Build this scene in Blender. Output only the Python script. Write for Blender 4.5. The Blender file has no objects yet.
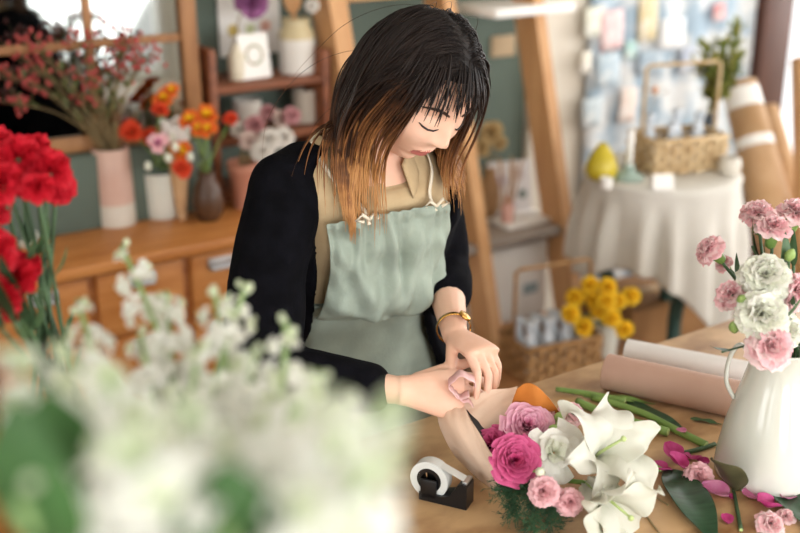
import bpy, bmesh, math, random
import numpy as np
from mathutils import Vector, Matrix, Quaternion, noise
random.seed(7)
PI = math.pi
C = bpy.context.scene.collection
R = math.radians
# ------------------------------------------------------------------ camera model
FPX = 800 * 50 / 36.0
PITCH = R(20); CAMZ = 1.65
CT, ST = math.cos(PITCH), math.sin(PITCH)
ROT = R(34); CU, SU = math.cos(ROT), math.sin(ROT)     # the room is turned 34 degrees against the camera
TABLE_Z = 0.80; COUNTER_Z = 0.75
def ray(px, py):
    X = (px - 400) / FPX; Y = -(py - 266.5) / FPX
    return Vector((X, CT + Y * ST, -ST + Y * CT))
def P(px, py, t):
    r = ray(px, py) * t
    return Vector((r.x, r.y, r.z + CAMZ))
def Pz(px, py, z):
    r = ray(px, py)
    return P(px, py, (z - CAMZ) / r.z)
def UV(u, v, z=0.0):
    return Vector((u * CU - v * SU, u * SU + v * CU, z))
def Pv(px, py, v):                                     # point on the vertical plane v = const of the room
    r = ray(px, py); t = v / (-r.x * SU + r.y * CU)
    return P(px, py, t)
def uv(p): return (p.x * CU + p.y * SU, -p.x * SU + p.y * CU, p.z)
def sm(a, b, x):
    t = min(1, max(0, (x - a) / (b - a))); return t * t * (3 - 2 * t)
def lerp(a, b, t): return a + (b - a) * t
# ------------------------------------------------------------------ materials
def lin(h):
    h = h.lstrip('#'); c = [int(h[i:i + 2], 16) / 255 for i in (0, 2, 4)]
    return tuple(x / 12.92 if x <= .04045 else ((x + .055) / 1.055) ** 2.4 for x in c) + (1,)
MATS = {}
def mat(name, col, rough=.6, col2=None, scale=12., stretch=(1, 1, 1), bump=0., bscale=None, sss=0., metal=0.,
        spec=.4, trans=0., coat=0., contrast=(.35, .65), detail=4., sheen=0., transl=0.):
    if name in MATS: return MATS[name]
    m = bpy.data.materials.new(name); m.use_nodes = True
    nt = m.node_tree; N = nt.nodes; L = nt.links
    b = N['Principled BSDF']
    b.inputs['Base Color'].default_value = lin(col)
    b.inputs['Roughness'].default_value = rough
    b.inputs['Metallic'].default_value = metal
    b.inputs['Specular IOR Level'].default_value = spec
    if sss:
        b.inputs['Subsurface Weight'].default_value = sss
        b.inputs['Subsurface Radius'].default_value = (1, .5, .35)
        b.inputs['Subsurface Scale'].default_value = .008
    b.inputs['Transmission Weight'].default_value = trans
    b.inputs['Coat Weight'].default_value = coat
    if sheen: b.inputs['Sheen Weight'].default_value = sheen
    tc = N.new('ShaderNodeTexCoord'); mp = N.new('ShaderNodeMapping')
    mp.inputs['Scale'].default_value = stretch
    L.new(tc.outputs['Object'], mp.inputs['Vector'])
    colsock = None
    if col2:
        nz = N.new('ShaderNodeTexNoise'); nz.inputs['Scale'].default_value = scale; nz.inputs['Detail'].default_value = detail
        L.new(mp.outputs['Vector'], nz.inputs['Vector'])
        cr = N.new('ShaderNodeValToRGB')
        cr.color_ramp.elements[0].position = contrast[0]; cr.color_ramp.elements[1].position = contrast[1]
        cr.color_ramp.elements[0].color = lin(col); cr.color_ramp.elements[1].color = lin(col2)
        L.new(nz.outputs['Fac'], cr.inputs['Fac']); L.new(cr.outputs['Color'], b.inputs['Base Color'])
        colsock = cr.outputs['Color']
    if bump:
        nb = N.new('ShaderNodeTexNoise'); nb.inputs['Scale'].default_value = bscale or scale * 3; nb.inputs['Detail'].default_value = 5
        L.new(mp.outputs['Vector'], nb.inputs['Vector'])
        bp = N.new('ShaderNodeBump'); bp.inputs['Strength'].default_value = bump; bp.inputs['Distance'].default_value = .01
        L.new(nb.outputs['Fac'], bp.inputs['Height']); L.new(bp.outputs['Normal'], b.inputs['Normal'])
    if transl:
        tr = N.new('ShaderNodeBsdfTranslucent'); tr.inputs['Color'].default_value = lin(col2 or col)
        if colsock: L.new(colsock, tr.inputs['Color'])
        mx = N.new('ShaderNodeMixShader'); mx.inputs['Fac'].default_value = transl
        L.new(b.outputs['BSDF'], mx.inputs[1]); L.new(tr.outputs['BSDF'], mx.inputs[2])
        L.new(mx.outputs['Shader'], N['Material Output'].inputs['Surface'])
    MATS[name] = m
    return m
def petal_mat(name, col, col2, scale=30, transl=.25, edge=None):
    new = name not in MATS; m = mat(name, col, .6, col2, scale=scale, spec=.25, transl=transl)
    if edge and new:                                   # petals with a paler rim
        nt = m.node_tree; N = nt.nodes; L = nt.links; cr = [n for n in N if n.type == 'VALTORGB'][0]; b = N['Principled BSDF']
        at = N.new('ShaderNodeAttribute'); at.attribute_name = 'along'
        pw = N.new('ShaderNodeMath'); pw.operation = 'POWER'; pw.inputs[1].default_value = 4.5; L.new(at.outputs['Fac'], pw.inputs[0])
        mx = N.new('ShaderNodeMix'); mx.data_type = 'RGBA'; L.new(pw.outputs[0], mx.inputs['Factor']); L.new(cr.outputs['Color'], mx.inputs['A']); mx.inputs['B'].default_value = lin(edge)
        L.new(mx.outputs['Result'], b.inputs['Base Color'])
    return m
# ------------------------------------------------------------------ mesh builder
class MB:
    def __init__(s): s.v = []; s.f = []; s.m = []; s.al = []
    def add(s, verts, faces, mi=0, M=None, al=None):
        o = len(s.v)
        for p in verts:
            p = Vector(p); s.v.append(M @ p if M else p)
        s.al += (list(al) if al is not None else [0.0] * len(verts))
        for f in faces: s.f.append(tuple(i + o for i in f)); s.m.append(mi)
        return s
    def grid(s, rows, cu=False, cv=False, cap=False, mi=0, M=None, al=None):
        n = len(rows); m = len(rows[0]); V = [p for r in rows for p in r]; F = []
        for i in range(n if cu else n - 1):
            for j in range(m if cv else m - 1):
                a = i * m + j; b = i * m + (j + 1) % m; c = ((i + 1) % n) * m + (j + 1) % m; d = ((i + 1) % n) * m + j
                F.append((a, b, c, d))
        if cap:
            F.append(tuple(reversed(range(m)))); F.append(tuple((n - 1) * m + j for j in range(m)))
        a2 = [a for a in al for _ in range(m)] if al is not None else None
        return s.add(V, F, mi, M, a2)
    def tube(s, path, rad, sides=8, cap=True, mi=0, M=None, flat=1.0, al=None, up=None):
        path = [Vector(p) for p in path]; n = len(path)
        if not hasattr(rad, '__len__'): rad = [rad] * n
        rows = []; prev = None
        for i in range(n):
            d = (path[min(i + 1, n - 1)] - path[max(i - 1, 0)])
            if d.length < 1e-9: d = Vector((0, 0, 1))
            d.normalize()
            if prev is None:
                ref = Vector(up) if up else (Vector((0, 0, 1)) if abs(d.z) < .9 else Vector((1, 0, 0)))
                a = ref - d * ref.dot(d); a.normalize()
            else:
                a = prev - d * prev.dot(d)
                if a.length < 1e-6: a = d.orthogonal()
                a.normalize()
            prev = a; b = d.cross(a)
            rows.append([path[i] + (a * math.cos(k * 2 * PI / sides) * flat + b * math.sin(k * 2 * PI / sides)) * rad[i] for k in range(sides)])
        return s.grid(rows, cv=True, cap=cap, mi=mi, M=M, al=al)
    def lathe(s, prof, seg=32, mi=0, M=None, cap=True):
        rows = [[(r * math.cos(k * 2 * PI / seg), r * math.sin(k * 2 * PI / seg), z) for k in range(seg)] for r, z in prof]
        return s.grid(rows, cv=True, cap=cap, mi=mi, M=M)
    def ell(s, c, r, seg=16, rings=10, mi=0, M=None):
        if not hasattr(r, '__len__'): r = (r, r, r)
        V = [(c[0], c[1], c[2] - r[2])]; F = []
        for i in range(1, rings):
            a = -PI / 2 + PI * i / rings
            for k in range(seg):
                t = 2 * PI * k / seg
                V.append((c[0] + r[0] * math.cos(a) * math.cos(t), c[1] + r[1] * math.cos(a) * math.sin(t), c[2] + r[2] * math.sin(a)))
        V.append((c[0], c[1], c[2] + r[2])); T = len(V) - 1
        for k in range(seg):
            F.append((0, 1 + (k + 1) % seg, 1 + k))
            F.append((T, T - seg + k, T - seg + (k + 1) % seg))
        for i in range(rings - 2):
            for k in range(seg):
                a = 1 + i * seg + k; b = 1 + i * seg + (k + 1) % seg
                F.append((a, b, b + seg, a + seg))
        return s.add(V, F, mi, M)
    def box(s, lo, hi, mi=0, M=None, bev=.004):
        lo = Vector(lo); hi = Vector(hi); d = hi - lo
        bm = bmesh.new(); bmesh.ops.create_cube(bm, size=1.0)
        for v in bm.verts: v.co = Vector(((v.co.x + .5) * d.x + lo.x, (v.co.y + .5) * d.y + lo.y, (v.co.z + .5) * d.z + lo.z))
        bev = min(bev, .3 * min(abs(d.x), abs(d.y), abs(d.z)))
        if bev > 0: bmesh.ops.bevel(bm, geom=list(bm.edges), offset=bev, segments=2, affect='EDGES', profile=.5)
        bm.verts.index_update()
        V = [v.co.copy() for v in bm.verts]; F = [tuple(v.index for v in f.verts) for f in bm.faces]
        bm.free(); return s.add(V, F, mi, M)
    def mesh(s, name, mats):
        me = bpy.data.meshes.new(name)
        me.from_pydata([tuple(v) for v in s.v], [], s.f)
        if not isinstance(mats, (list, tuple)): mats = [mats]
        for m in mats: me.materials.append(m)
        me.polygons.foreach_set('material_index', s.m)
        me.polygons.foreach_set('use_smooth', [True] * len(s.f))
        if any(s.al):
            at = me.attributes.new('along', 'FLOAT', 'POINT'); at.data.foreach_set('value', s.al)
        me.update(); return me
    def build(s, name, mats, parent=None, sub=0, solid=0, flat=False, world=False):
        if world and parent:
            inv = parent.matrix_basis.inverted(); s.v = [inv @ v for v in s.v]
        me = s.mesh(name, mats)
        if flat:
            me.polygons.foreach_set('use_smooth', [False] * len(me.polygons))
        o = bpy.data.objects.new(name, me); C.objects.link(o)
        if parent: o.parent = parent
        if solid:
            md = o.modifiers.new('thick', 'SOLIDIFY'); md.thickness = solid; md.offset = 0
        if sub:
            md = o.modifiers.new('sub', 'SUBSURF'); md.levels = sub; md.render_levels = sub
        return o
def sharp(o, ang=40):
    me = o.data
    try: me.set_sharp_from_angle(angle=R(ang))
    except Exception: pass
    return o
def put(name, me, parent=None, M=None):
    o = bpy.data.objects.new(name, me); C.objects.link(o)
    if parent: o.parent = parent
    if M is not None: o.matrix_basis = M
    return o
def tag(o, label, cat, group=None, kind=None):
    o['label'] = label; o['category'] = cat
    if group: o['group'] = group
    if kind: o['kind'] = kind
    return o
def thing(name, label, cat, loc=(0, 0, 0), rotz=0, group=None):
    o = bpy.data.objects.new(name, None); C.objects.link(o)
    o.empty_display_size = .05
    o.matrix_basis = Matrix.Translation(Vector(loc)) @ Matrix.Rotation(rotz, 4, 'Z')
    return tag(o, label, cat, group)
def struct(name, mb, m, **k):
    o = mb.build(name, m, **k); o['kind'] = 'structure'; return o
def aim(pos, d, spin=0, sc=1.0):
    q = Vector(d).normalized().to_track_quat('Z', 'Y')
    return Matrix.Translation(Vector(pos)) @ q.to_matrix().to_4x4() @ Matrix.Rotation(spin, 4, 'Z') @ Matrix.Scale(sc, 4)
def bez(a, b, c, n=8):
    a, b, c = Vector(a), Vector(b), Vector(c)
    return [a * (1 - t) ** 2 + b * 2 * t * (1 - t) + c * t * t for t in [i / n for i in range(n + 1)]]
def spline(pts, n=6):
    pts = [Vector(p) for p in pts]; Q = [pts[0]] + pts + [pts[-1]]; out = []
    for i in range(1, len(Q) - 2):
        for k in range(n):
            t = k / n; p0, p1, p2, p3 = Q[i - 1:i + 3]
            out.append(.5 * ((2 * p1) + (p2 - p0) * t + (2 * p0 - 5 * p1 + 4 * p2 - p3) * t * t + (3 * p1 - p0 - 3 * p2 + p3) * t ** 3))
    out.append(pts[-1]); return out
def union(mb, voxel, smooth=2, name='tmp'):
    me = mb.mesh(name, []) if False else mb.mesh(name, [mat('tmpmat', '#ffffff')])
    o = bpy.data.objects.new(name, me); C.objects.link(o)
    md = o.modifiers.new('r', 'REMESH'); md.mode = 'VOXEL'; md.voxel_size = voxel; md.adaptivity = 0
    if smooth:
        ms = o.modifiers.new('s', 'SMOOTH'); ms.factor = .5; ms.iterations = smooth
    dg = bpy.context.evaluated_depsgraph_get()
    ev = bpy.data.meshes.new_from_object(o.evaluated_get(dg), depsgraph=dg)
    out = MB()
    out.v = [v.co.copy() for v in ev.vertices]; out.f = [tuple(p.vertices) for p in ev.polygons]
    out.m = [0] * len(out.f); out.al = [0.0] * len(out.v)
    bpy.data.objects.remove(o); bpy.data.meshes.remove(ev); bpy.data.meshes.remove(me)
    return out
# ------------------------------------------------------------------ materials
M_green = mat('green_wall_paint', '#566258', .75, '#5f6c61', scale=3, bump=.05, bscale=60)
M_cream = mat('cream_wall_paint', '#d8cfc0', .8, '#e0d8ca', scale=3, bump=.05, bscale=60)
M_white = mat('white_paint', '#efece6', .5, '#f4f1eb', scale=5)
M_floor = mat('floor_boards', '#6a523e', .55, '#7d634b', scale=4, stretch=(1, 8, 1))
M_ceil = mat('ceiling_paint', '#e8e4dc', .9)
M_oak = mat('orange_oak', '#a9682f', .42, '#c4854a', scale=5, stretch=(1.2, 9, 9), contrast=(.3, .7), bump=.06, bscale=30)
M_oakd = mat('oak_front', '#9a5a26', .42, '#b57539', scale=5, stretch=(1.2, 9, 9), contrast=(.3, .7), bump=.06, bscale=30)
M_pine = mat('pale_pine', '#bd8a5a', .5, '#cfa070', scale=4, stretch=(6, 6, 1), contrast=(.3, .7))
M_red = mat('redbrown_wood', '#6e3d24', .5, '#8c5232', scale=5, stretch=(1, 6, 6))
M_frame = mat('mirror_frame_wood', '#8f623c', .5, '#a5754a', scale=5, stretch=(6, 6, 1))
M_darkwood = mat('dark_brown_wood', '#4a2c22', .5, '#5b382b', scale=5, stretch=(6, 6, 1))
M_black = mat('black_plastic', '#101012', .32)
M_silver = mat('silver_metal', '#c6c8ca', .3, metal=1)
M_gold = mat('gold_metal', '#c99a52', .25, metal=1)
M_ceram = mat('white_glazed_ceramic', '#cfd1c6', .16, '#d9dad0', scale=6, spec=.5, coat=.3)
M_stem = mat('green_stem', '#6d8f46', .5, '#86a659', scale=20)
M_dstem = mat('dark_green_stem', '#3c5638', .5, '#4f6c47', scale=20)
M_leaf = mat('dark_leaf', '#29452c', .38, '#35573a', scale=25, stretch=(1, 6, 1), transl=.12)
M_lleaf = mat('light_leaf', '#79955a', .45, '#93ad70', scale=20, transl=.25)
# ------------------------------------------------------------------ room shell (room axes u, v)
RM = Matrix.Rotation(ROT, 4, 'Z')
U0, U1, V0, V1, H = -2.2, 5.6, -2.6, 3.0, 2.7
def rbox(name, lo, hi, m, bev=0.0):
    mb = MB(); mb.box(lo, hi, M=RM, bev=bev); return struct(name, mb, m, flat=(bev == 0))
rbox('floor', (U0 - .2, V0 - .2, -.1), (U1 + .2, V1 + .2, 0), M_floor)
rbox('ceiling', (U0 - .2, V0 - .2, H), (U1 + .2, V1 + .2, H + .1), M_ceil)
WU0, WU1, WZ0, WZ1 = 3.88, 5.3, .35, 2.4                       # bright window in the back wall
def wall_back():
    mb = MB()
    mb.box((U0 - .2, V1, 0), (2.56, V1 + .15, H), bev=0)
    mb.box((2.56, V1 - .03, 0), (WU0, V1 + .15, H), bev=0, mi=1)
    mb.box((WU0, V1, 0), (WU1, V1 + .15, WZ0), bev=0, mi=1)
    mb.box((WU0, V1, WZ1), (WU1, V1 + .15, H), bev=0, mi=1)
    mb.box((WU1, V1, 0), (U1 + .2, V1 + .15, H), bev=0, mi=1)
    mb.v = [RM @ v for v in mb.v]
    struct('wall_back', mb, [M_green, M_cream], flat=True)
wall_back()
def holed_wall(name, axis, c0, c1, a0, a1, holes, m):
    """wall slab between c0..c1 on its normal axis, spanning a0..a1, with rectangular openings (b0,b1,z0,z1)"""
    mb = MB()
    def bx(p, q, z0, z1):
        if q - p < 1e-4 or z1 - z0 < 1e-4: return
        lo, hi = ((p, c0, z0), (q, c1, z1)) if axis == 'v' else ((c0, p, z0), (c1, q, z1))
        mb.box(lo, hi, bev=0, M=RM)
    x = a0
    for b0, b1, z0, z1 in holes:
        bx(x, b0, 0, H); bx(b0, b1, 0, z0); bx(b0, b1, z1, H); x = b1
    bx(x, a1, 0, H)
    struct(name, mb, m, flat=True)
def window_obj(name, axis, c, b0, b1, z0, z1, m, nx=2, nz=2, w=.06, d=.08):
    mb = MB()
    def bx(p, q, za, zb):
        lo, hi = ((p, c - d / 2, za), (q, c + d / 2, zb)) if axis == 'v' else ((c - d / 2, p, za), (c + d / 2, q, zb))
        mb.box(lo, hi, bev=.003, M=RM)
    bx(b0, b0 + w, z0, z1); bx(b1 - w, b1, z0, z1); bx(b0 + w, b1 - w, z0, z0 + w); bx(b0 + w, b1 - w, z1 - w, z1)
    for i in range(1, nx):
        x = lerp(b0, b1, i / nx); bx(x - w / 3, x + w / 3, z0 + w, z1 - w)
    for i in range(1, nz):
        z = lerp(z0, z1, i / nz); bx(b0 + w, b1 - w, z - w / 3, z + w / 3)
    struct(name, mb, m)
FRONT = [(-1.6, .2, .5, 2.4), (.6, 2.6, .5, 2.4), (3.0, 5.0, .5, 2.4)]
RIGHT = [(-2.0, .2, .5, 2.45), (.5, 2.6, .5, 2.45)]
holed_wall('wall_front', 'v', V0 - .15, V0, U0 - .2, U1 + .2, FRONT, M_cream)
holed_wall('wall_right', 'u', U1, U1 + .15, V0, V1, RIGHT, M_cream)
LEFT_FILL = (-1.8, 1.4, .8, 2.35)  # unseen opening, added to let fill light reach the wrap and flowers
holed_wall('wall_left', 'u', U0 - .15, U0, V0, V1, [LEFT_FILL], M_cream)
window_obj('window_1', 'v', V1 + .07, WU0, WU1, WZ0, WZ1, M_darkwood, 1, 1, w=.05)
n = 2
for b in FRONT: window_obj('window_%d' % n, 'v', V0 - .07, *b, M_white); n += 1
for b in RIGHT: window_obj('window_%d' % n, 'u', U1 + .07, *b, M_white); n += 1
window_obj('window_%d' % n, 'u', U0 - .07, *LEFT_FILL, M_white)  # frame for the added left opening
mb = MB(); mb.box((3.70, V1 - .10, 0), (3.88, V1 - .03, H), M=RM, bev=.006)
struct('trim_1', mb, M_darkwood)
mb = MB(); mb.box((-1.2, 2.73, COUNTER_Z), (1.225, V1, .945), M=RM, bev=.004)
struct('trim_2', mb, M_green)
mb = MB(); mb.box((U0, V1 - .015, 0), (2.56, V1, .1), M=RM, bev=.003)
struct('baseboard_back', mb, M_white)
# ------------------------------------------------------------------ light: daylight through the windows, plus an added fill from the left
w = bpy.data.worlds.new('daylight'); bpy.context.scene.world = w; w.use_nodes = True
bg = w.node_tree.nodes['Background']; bg.inputs['Color'].default_value = (1.0, 1.0, 1.0, 1); bg.inputs['Strength'].default_value = 1.6
def win_light(name, p, target, sx, sy, power, col=(.97, .985, 1.0)):
    l = bpy.data.lights.new(name, 'AREA'); l.shape = 'RECTANGLE'; l.size = sx; l.size_y = sy; l.energy = power; l.color = col
    o = bpy.data.objects.new(name, l); C.objects.link(o)
    d = (Vector(target) - Vector(p)).normalized(); o.location = p
    o.rotation_euler = d.to_track_quat('-Z', 'Z').to_euler()
for i, (b0, b1, z0, z1) in enumerate(FRONT):
    c = (b0 + b1) / 2
    win_light('window_daylight', UV(c, V0 - .25, (z0 + z1) / 2), UV(c, V0 + 1, (z0 + z1) / 2), b1 - b0, z1 - z0, [80, 80, 55][i])
for i, (b0, b1, z0, z1) in enumerate(RIGHT):
    c = (b0 + b1) / 2
    win_light('window_daylight', UV(U1 + .25, c, (z0 + z1) / 2), UV(U1 - 1, c, (z0 + z1) / 2), b1 - b0, z1 - z0, [40, 85][i])
win_light('window_daylight', UV(U0 - .25, -.2, 1.55), UV(U0 + 1, -.2, 1.55), 3.2, 1.55, 55)  # added fill light behind the made-up left window
win_light('window_daylight', UV((WU0 + WU1) / 2, V1 + .3, 1.4), UV((WU0 + WU1) / 2, V1 - 1, 1.4), WU1 - WU0, WZ1 - WZ0, 60)
# ------------------------------------------------------------------ camera
cam = bpy.data.cameras.new('camera'); co = bpy.data.objects.new('camera', cam); C.objects.link(co)
co.location = (0, 0, CAMZ); co.rotation_euler = (PI / 2 - PITCH, 0, 0)
cam.lens = 50; cam.sensor_width = 36; cam.clip_start = .02
cam.dof.use_dof = True; cam.dof.focus_distance = 1.63; cam.dof.aperture_fstop = 2.2
sc = bpy.context.scene; sc.camera = co
sc.view_settings.view_transform = 'Standard'; sc.view_settings.look = 'None'
sc.view_settings.gamma = 1; sc.view_settings.exposure = 0.18; sc.view_settings.use_curve_mapping = False
# ------------------------------------------------------------------ worktable
M_table = mat('worn_worktable_wood', '#85592f', .5, '#cda779', scale=6, stretch=(1.3, 2.4, 1), contrast=(.30, .60), bump=.05, bscale=25, detail=10)
t = thing('worktable', 'big worn brown wooden worktable under the bouquet and the white jug', 'table', UV(1.0, .8, 0), ROT)
TU0, TU1, TV0, TV1 = -.3, 2.2, .30, 1.32
mb = MB(); mb.box((TU0 - 1, TV0 - .8, TABLE_Z - .045), (TU1 - 1, TV1 - .8, TABLE_Z), bev=.006); sharp(mb.build('tabletop', M_table, t))
mb = MB()
for a, b in (((TU0 + .05 - 1, TV0 + .05 - .8), (TU1 - .05 - 1, TV0 + .08 - .8)), ((TU0 + .05 - 1, TV1 - .08 - .8), (TU1 - .05 - 1, TV1 - .05 - .8))):
    mb.box((a[0], a[1], TABLE_Z - .13), (b[0], b[1], TABLE_Z - .045))
mb.build('apron_rail', M_oakd, t)
for x in (TU0 + .05, TU1 - .12):
    for y in (TV0 + .04, TV1 - .11):
        mb = MB(); mb.box((x - 1, y - .8, 0), (x + .07 - 1, y + .07 - .8, TABLE_Z - .045)); mb.build('leg', M_oakd, t)
# ------------------------------------------------------------------ drawer counter at the left
CF = 2.48
t = thing('drawer_counter', 'orange oak counter with drawers behind the woman', 'cabinet', UV(.4, CF, 0), ROT)
cu0, cu1 = -1.2, 1.62
mb = MB(); mb.box((cu0 - .4, .025, .06), (cu1 - .4, .515, COUNTER_Z - .03), bev=.003); sharp(mb.build('body', M_oakd, t))
mb = MB(); mb.box((cu0 - .42, -.01, COUNTER_Z - .03), (cu1 - .38, .515, COUNTER_Z), bev=.006); sharp(mb.build('counter_top', M_oak, t))
mb = MB(); mb.box((cu0 - .4, .06, 0), (cu1 - .4, .5, .06), bev=0); mb.build('plinth', M_darkwood, t)
u0_ = uv(Pv(189, 274, CF))[0]; du_ = .245
ucols = [u0_ + du_ * k for k in range(-8, 1)] + [u0_ + .18, u0_ + .36, u0_ + .57]
for k in range(len(ucols) - 1):
    a, b = ucols[k] - .4 + .012, ucols[k + 1] - .4 - .012
    for r, (z0, z1) in enumerate(((.545, .712), (.36, .535), (.10, .35))):
        mb = MB(); mb.box((a, .008, z0), (b, .03, z1), bev=.005)
        d = sharp(mb.build('drawer', M_oak, t))
        m2 = MB(); cx = (a + b) / 2; zc = z1 - .026
        m2.box((cx - .035, -.002, zc - .014), (cx + .035, .009, zc + .014), bev=.002)
        m2.box((cx - .03, -.012, zc - .016), (cx + .03, -.002, zc - .011), bev=.001)
        h = m2.build('label_pull', M_silver, d)
MYAW, MTILT = -3.5, 1.9
# ------------------------------------------------------------------ mirror made from a paned frame, leaning
M_mirror = bpy.data.materials.new('mirror_glass'); M_mirror.use_nodes = True
b = M_mirror.node_tree.nodes['Principled BSDF']; b.inputs['Metallic'].default_value = 1; b.inputs['Roughness'].default_value = .03
b.inputs['Base Color'].default_value = (.30, .31, .29, 1)
t = thing('paned_mirror', 'large wood framed mirror with panes leaning behind the red berry vase', 'mirror', UV(1.22, 2.775, .946), ROT + R(MYAW))
TILT = Matrix.Rotation(R(-MTILT), 4, 'X')
mb = MB(); f = .028
mb.box((-.045, -.02, 0), (0, .02, .84)); mb.box((-.90, -.02, 0), (-.855, .02, .84))
mb.box((-.855, -.02, 0), (-.045, .02, .04)); mb.box((-.855, -.02, .80), (-.045, .02, .84))
mb.v = [TILT @ v for v in mb.v]; mb.build('frame', M_frame, t)
for x in (-.285, -.57):
    mb = MB(); mb.box((x - .011, -.012, .04), (x + .011, .012, .80), bev=.003); mb.v = [TILT @ v for v in mb.v]; mb.build('glazing_bar', M_frame, t)
for z in (.27, .535):
    mb = MB(); mb.box((-.855, -.011, z - .011), (-.045, .011, z + .011), bev=.003); mb.v = [TILT @ v for v in mb.v]; mb.build('glazing_bar', M_frame, t)
mb = MB(); mb.box((-.85, -.002, .03), (-.05, .006, .81), bev=0); mb.v = [TILT @ v for v in mb.v]; mb.build('glass', M_mirror, t, flat=True)
# ------------------------------------------------------------------ open red-brown shelf box on the counter
t = thing('shelf_box', 'red brown open shelf box standing on the counter beside the mirror', 'shelf', UV(1.24, 2.75, COUNTER_Z), ROT)
mb = MB(); mb.box((0, 0, 0), (.022, .2, .43)); mb.build('side_panel', M_red, t)
mb = MB(); mb.box((.352, 0, 0), (.374, .2, .40)); mb.build('side_panel', M_red, t)
mb = MB(); mb.box((.022, .002, .305), (.352, .195, .327)); mb.build('shelf_board', M_red, t)
mb = MB(); mb.box((.022, .002, 0), (.352, .195, .02)); mb.build('shelf_board', M_red, t)
mb = MB(); mb.box((.022, .188, .02), (.352, .2, .30), bev=.001); mb.build('back_panel', M_green, t)
# ------------------------------------------------------------------ leaning ladder shelf
t = thing('ladder_shelf', 'leaning pine ladder shelf with slanted rails behind the woman', 'shelf', UV(2.05, 2.42, 0), ROT)
def rail(u, w=.042, dep=.11, z1=1.95):
    mb = MB(); k = .279
    pts = []
    for z in (0, z1):
        v = k * z
        pts.append([(u - w / 2, v, z), (u + w / 2, v, z), (u + w / 2, v + dep, z), (u - w / 2, v + dep, z)])
    mb.grid(pts, cv=True, cap=True); o = mb.build('rail', M_pine, t, flat=True); return o
rail(1.66 - 2.05, .06); rail(0); rail(2.40 - 2.05)
def lshelf(u0, u1, z, m, d=.30, th=.028, name='shelf_board', over=0.0):
    mb = MB(); v = .279 * z
    mb.box((u0 - 2.05, v + over, z - th), (u1 - 2.05, v + d, z), bev=.003); return mb.build(name, m, t)
M_grey = mat('grey_brown_board', '#8f8378', .6, '#9d9186', scale=6, stretch=(1, 6, 1))
lshelf(1.70, 2.025, .53, M_grey, .31, over=.005); lshelf(2.075, 2.375, .53, M_grey, .31, over=.005)
sb = lshelf(2.20, 2.53, 1.222, M_white, .2, over=-.03)
lshelf(1.69, 2.025, 1.30, M_pine, .2, over=.005)
# white cabinet under the ladder shelf
t = thing('white_cabinet', 'low cream cabinet under the ladder shelf boards', 'cabinet', UV(2.1, 2.62, 0), ROT)
mb = MB(); mb.box((-.42, .02, .20), (.27, .34, .485), bev=.004); sharp(mb.build('body', M_white, t))
for x in (-.40, .22):
    for y in (.04, .29):
        mb = MB(); mb.box((x, y, 0), (x + .03, y + .03, .2)); mb.build('leg', M_darkwood, t)
for a, b in ((-.41, -.08), (-.065, .26)):
    mb = MB(); mb.box((a, 0, .215), (b, .02, .475), bev=.004); d = sharp(mb.build('door', M_white, t))
    m2 = MB(); m2.box((b - .10, -.004, .30), (b - .04, .002, .335), bev=.001); m2.build('label_plate', mat('grey_label', '#8f9ea0', .5), d)
mb = MB(); mb.box((-.42, -.005, .185), (.27, .02, .21), bev=.003); mb.build('bottom_rail', M_pine, t)
# ------------------------------------------------------------------ small round table with a long white cloth
M_cloth = mat('white_table_cloth', '#d9d5cb', .85, '#e4e0d7', scale=8, bump=.1, bscale=90, transl=.15)
M_teal = mat('dark_teal_paint', '#2f4a44', .45, '#37544d', scale=8)
TC = P(662, 169, 3.3); TC.z = 0
CLZ = P(662, 169, 3.3).z
TR = .228
t = thing('side_table', 'small dark teal table under the white cloth', 'table', TC, ROT)
mb = MB(); mb.lathe([(0, CLZ - .03), (TR - .01, CLZ - .03), (TR - .004, CLZ - .02), (TR - .01, CLZ - .008), (0, CLZ - .008)], 40); mb.build('tabletop', M_teal, t)
for a in (20, 140, 260):
    mb = MB(); d = Vector((math.cos(R(a)), math.sin(R(a)), 0))
    mb.tube(spline([d * .05 + Vector((0, 0, CLZ - .03)), d * .17 + Vector((0, 0, CLZ - .20)), d * .12 + Vector((0, 0, .35)), d * .16 + Vector((0, 0, .012))]), .022, 10)
    mb.build('leg', M_teal, t)
mb = MB(); mb.lathe([(.0, CLZ - .09), (.16, CLZ - .09), (.17, CLZ - .03), (0, CLZ - .03)], 32); mb.build('apron_ring', M_teal, t)
def cloth():
    rows = []; seg = 120
    # flat top
    for r in (0.001, .12, .2, TR - .004):
        rows.append([Vector((r * math.cos(2 * PI * k / seg), r * math.sin(2 * PI * k / seg), CLZ - .002)) for k in range(seg)])
    n = 22
    for i in range(1, n + 1):
        s = i / n; row = []
        for k in range(seg):
            a = 2 * PI * k / seg
            cam_ang = math.atan2(-TC.y, -TC.x)
            rel = (a - cam_ang + PI) % (2 * PI) - PI
            # hanging length: longer towards the right corner
            drop = .27 + .03 * math.sin(a * 4 + .6) + .17 * math.exp(-((rel - .95) / .42) ** 2) + .17 * math.exp(-((rel + 2.2) / .42) ** 2)
            fold = math.sin(a * 15 + .5 + .5 * math.sin(a * 4)) * .8 + math.sin(a * 23 + 1.7) * .35
            r = TR + .004 + .022 * sm(0, 1, s) + .022 * fold * sm(.05, .7, s) - .004 * (1 - s)
            z = CLZ - .002 - drop * s
            if i == 1: r = TR + .004; z = CLZ - .012
            row.append(Vector((r * math.cos(a), r * math.sin(a), z)))
        rows.append(row)
    mb = MB(); mb.grid(rows, cv=True)
    o = mb.build('tablecloth', M_cloth, None, solid=.002); o.location = TC
    o.data.flip_normals() if False else None
    tag(o, 'long white cloth with hanging folds covering the small side table', 'tablecloth')
cloth()
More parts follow.
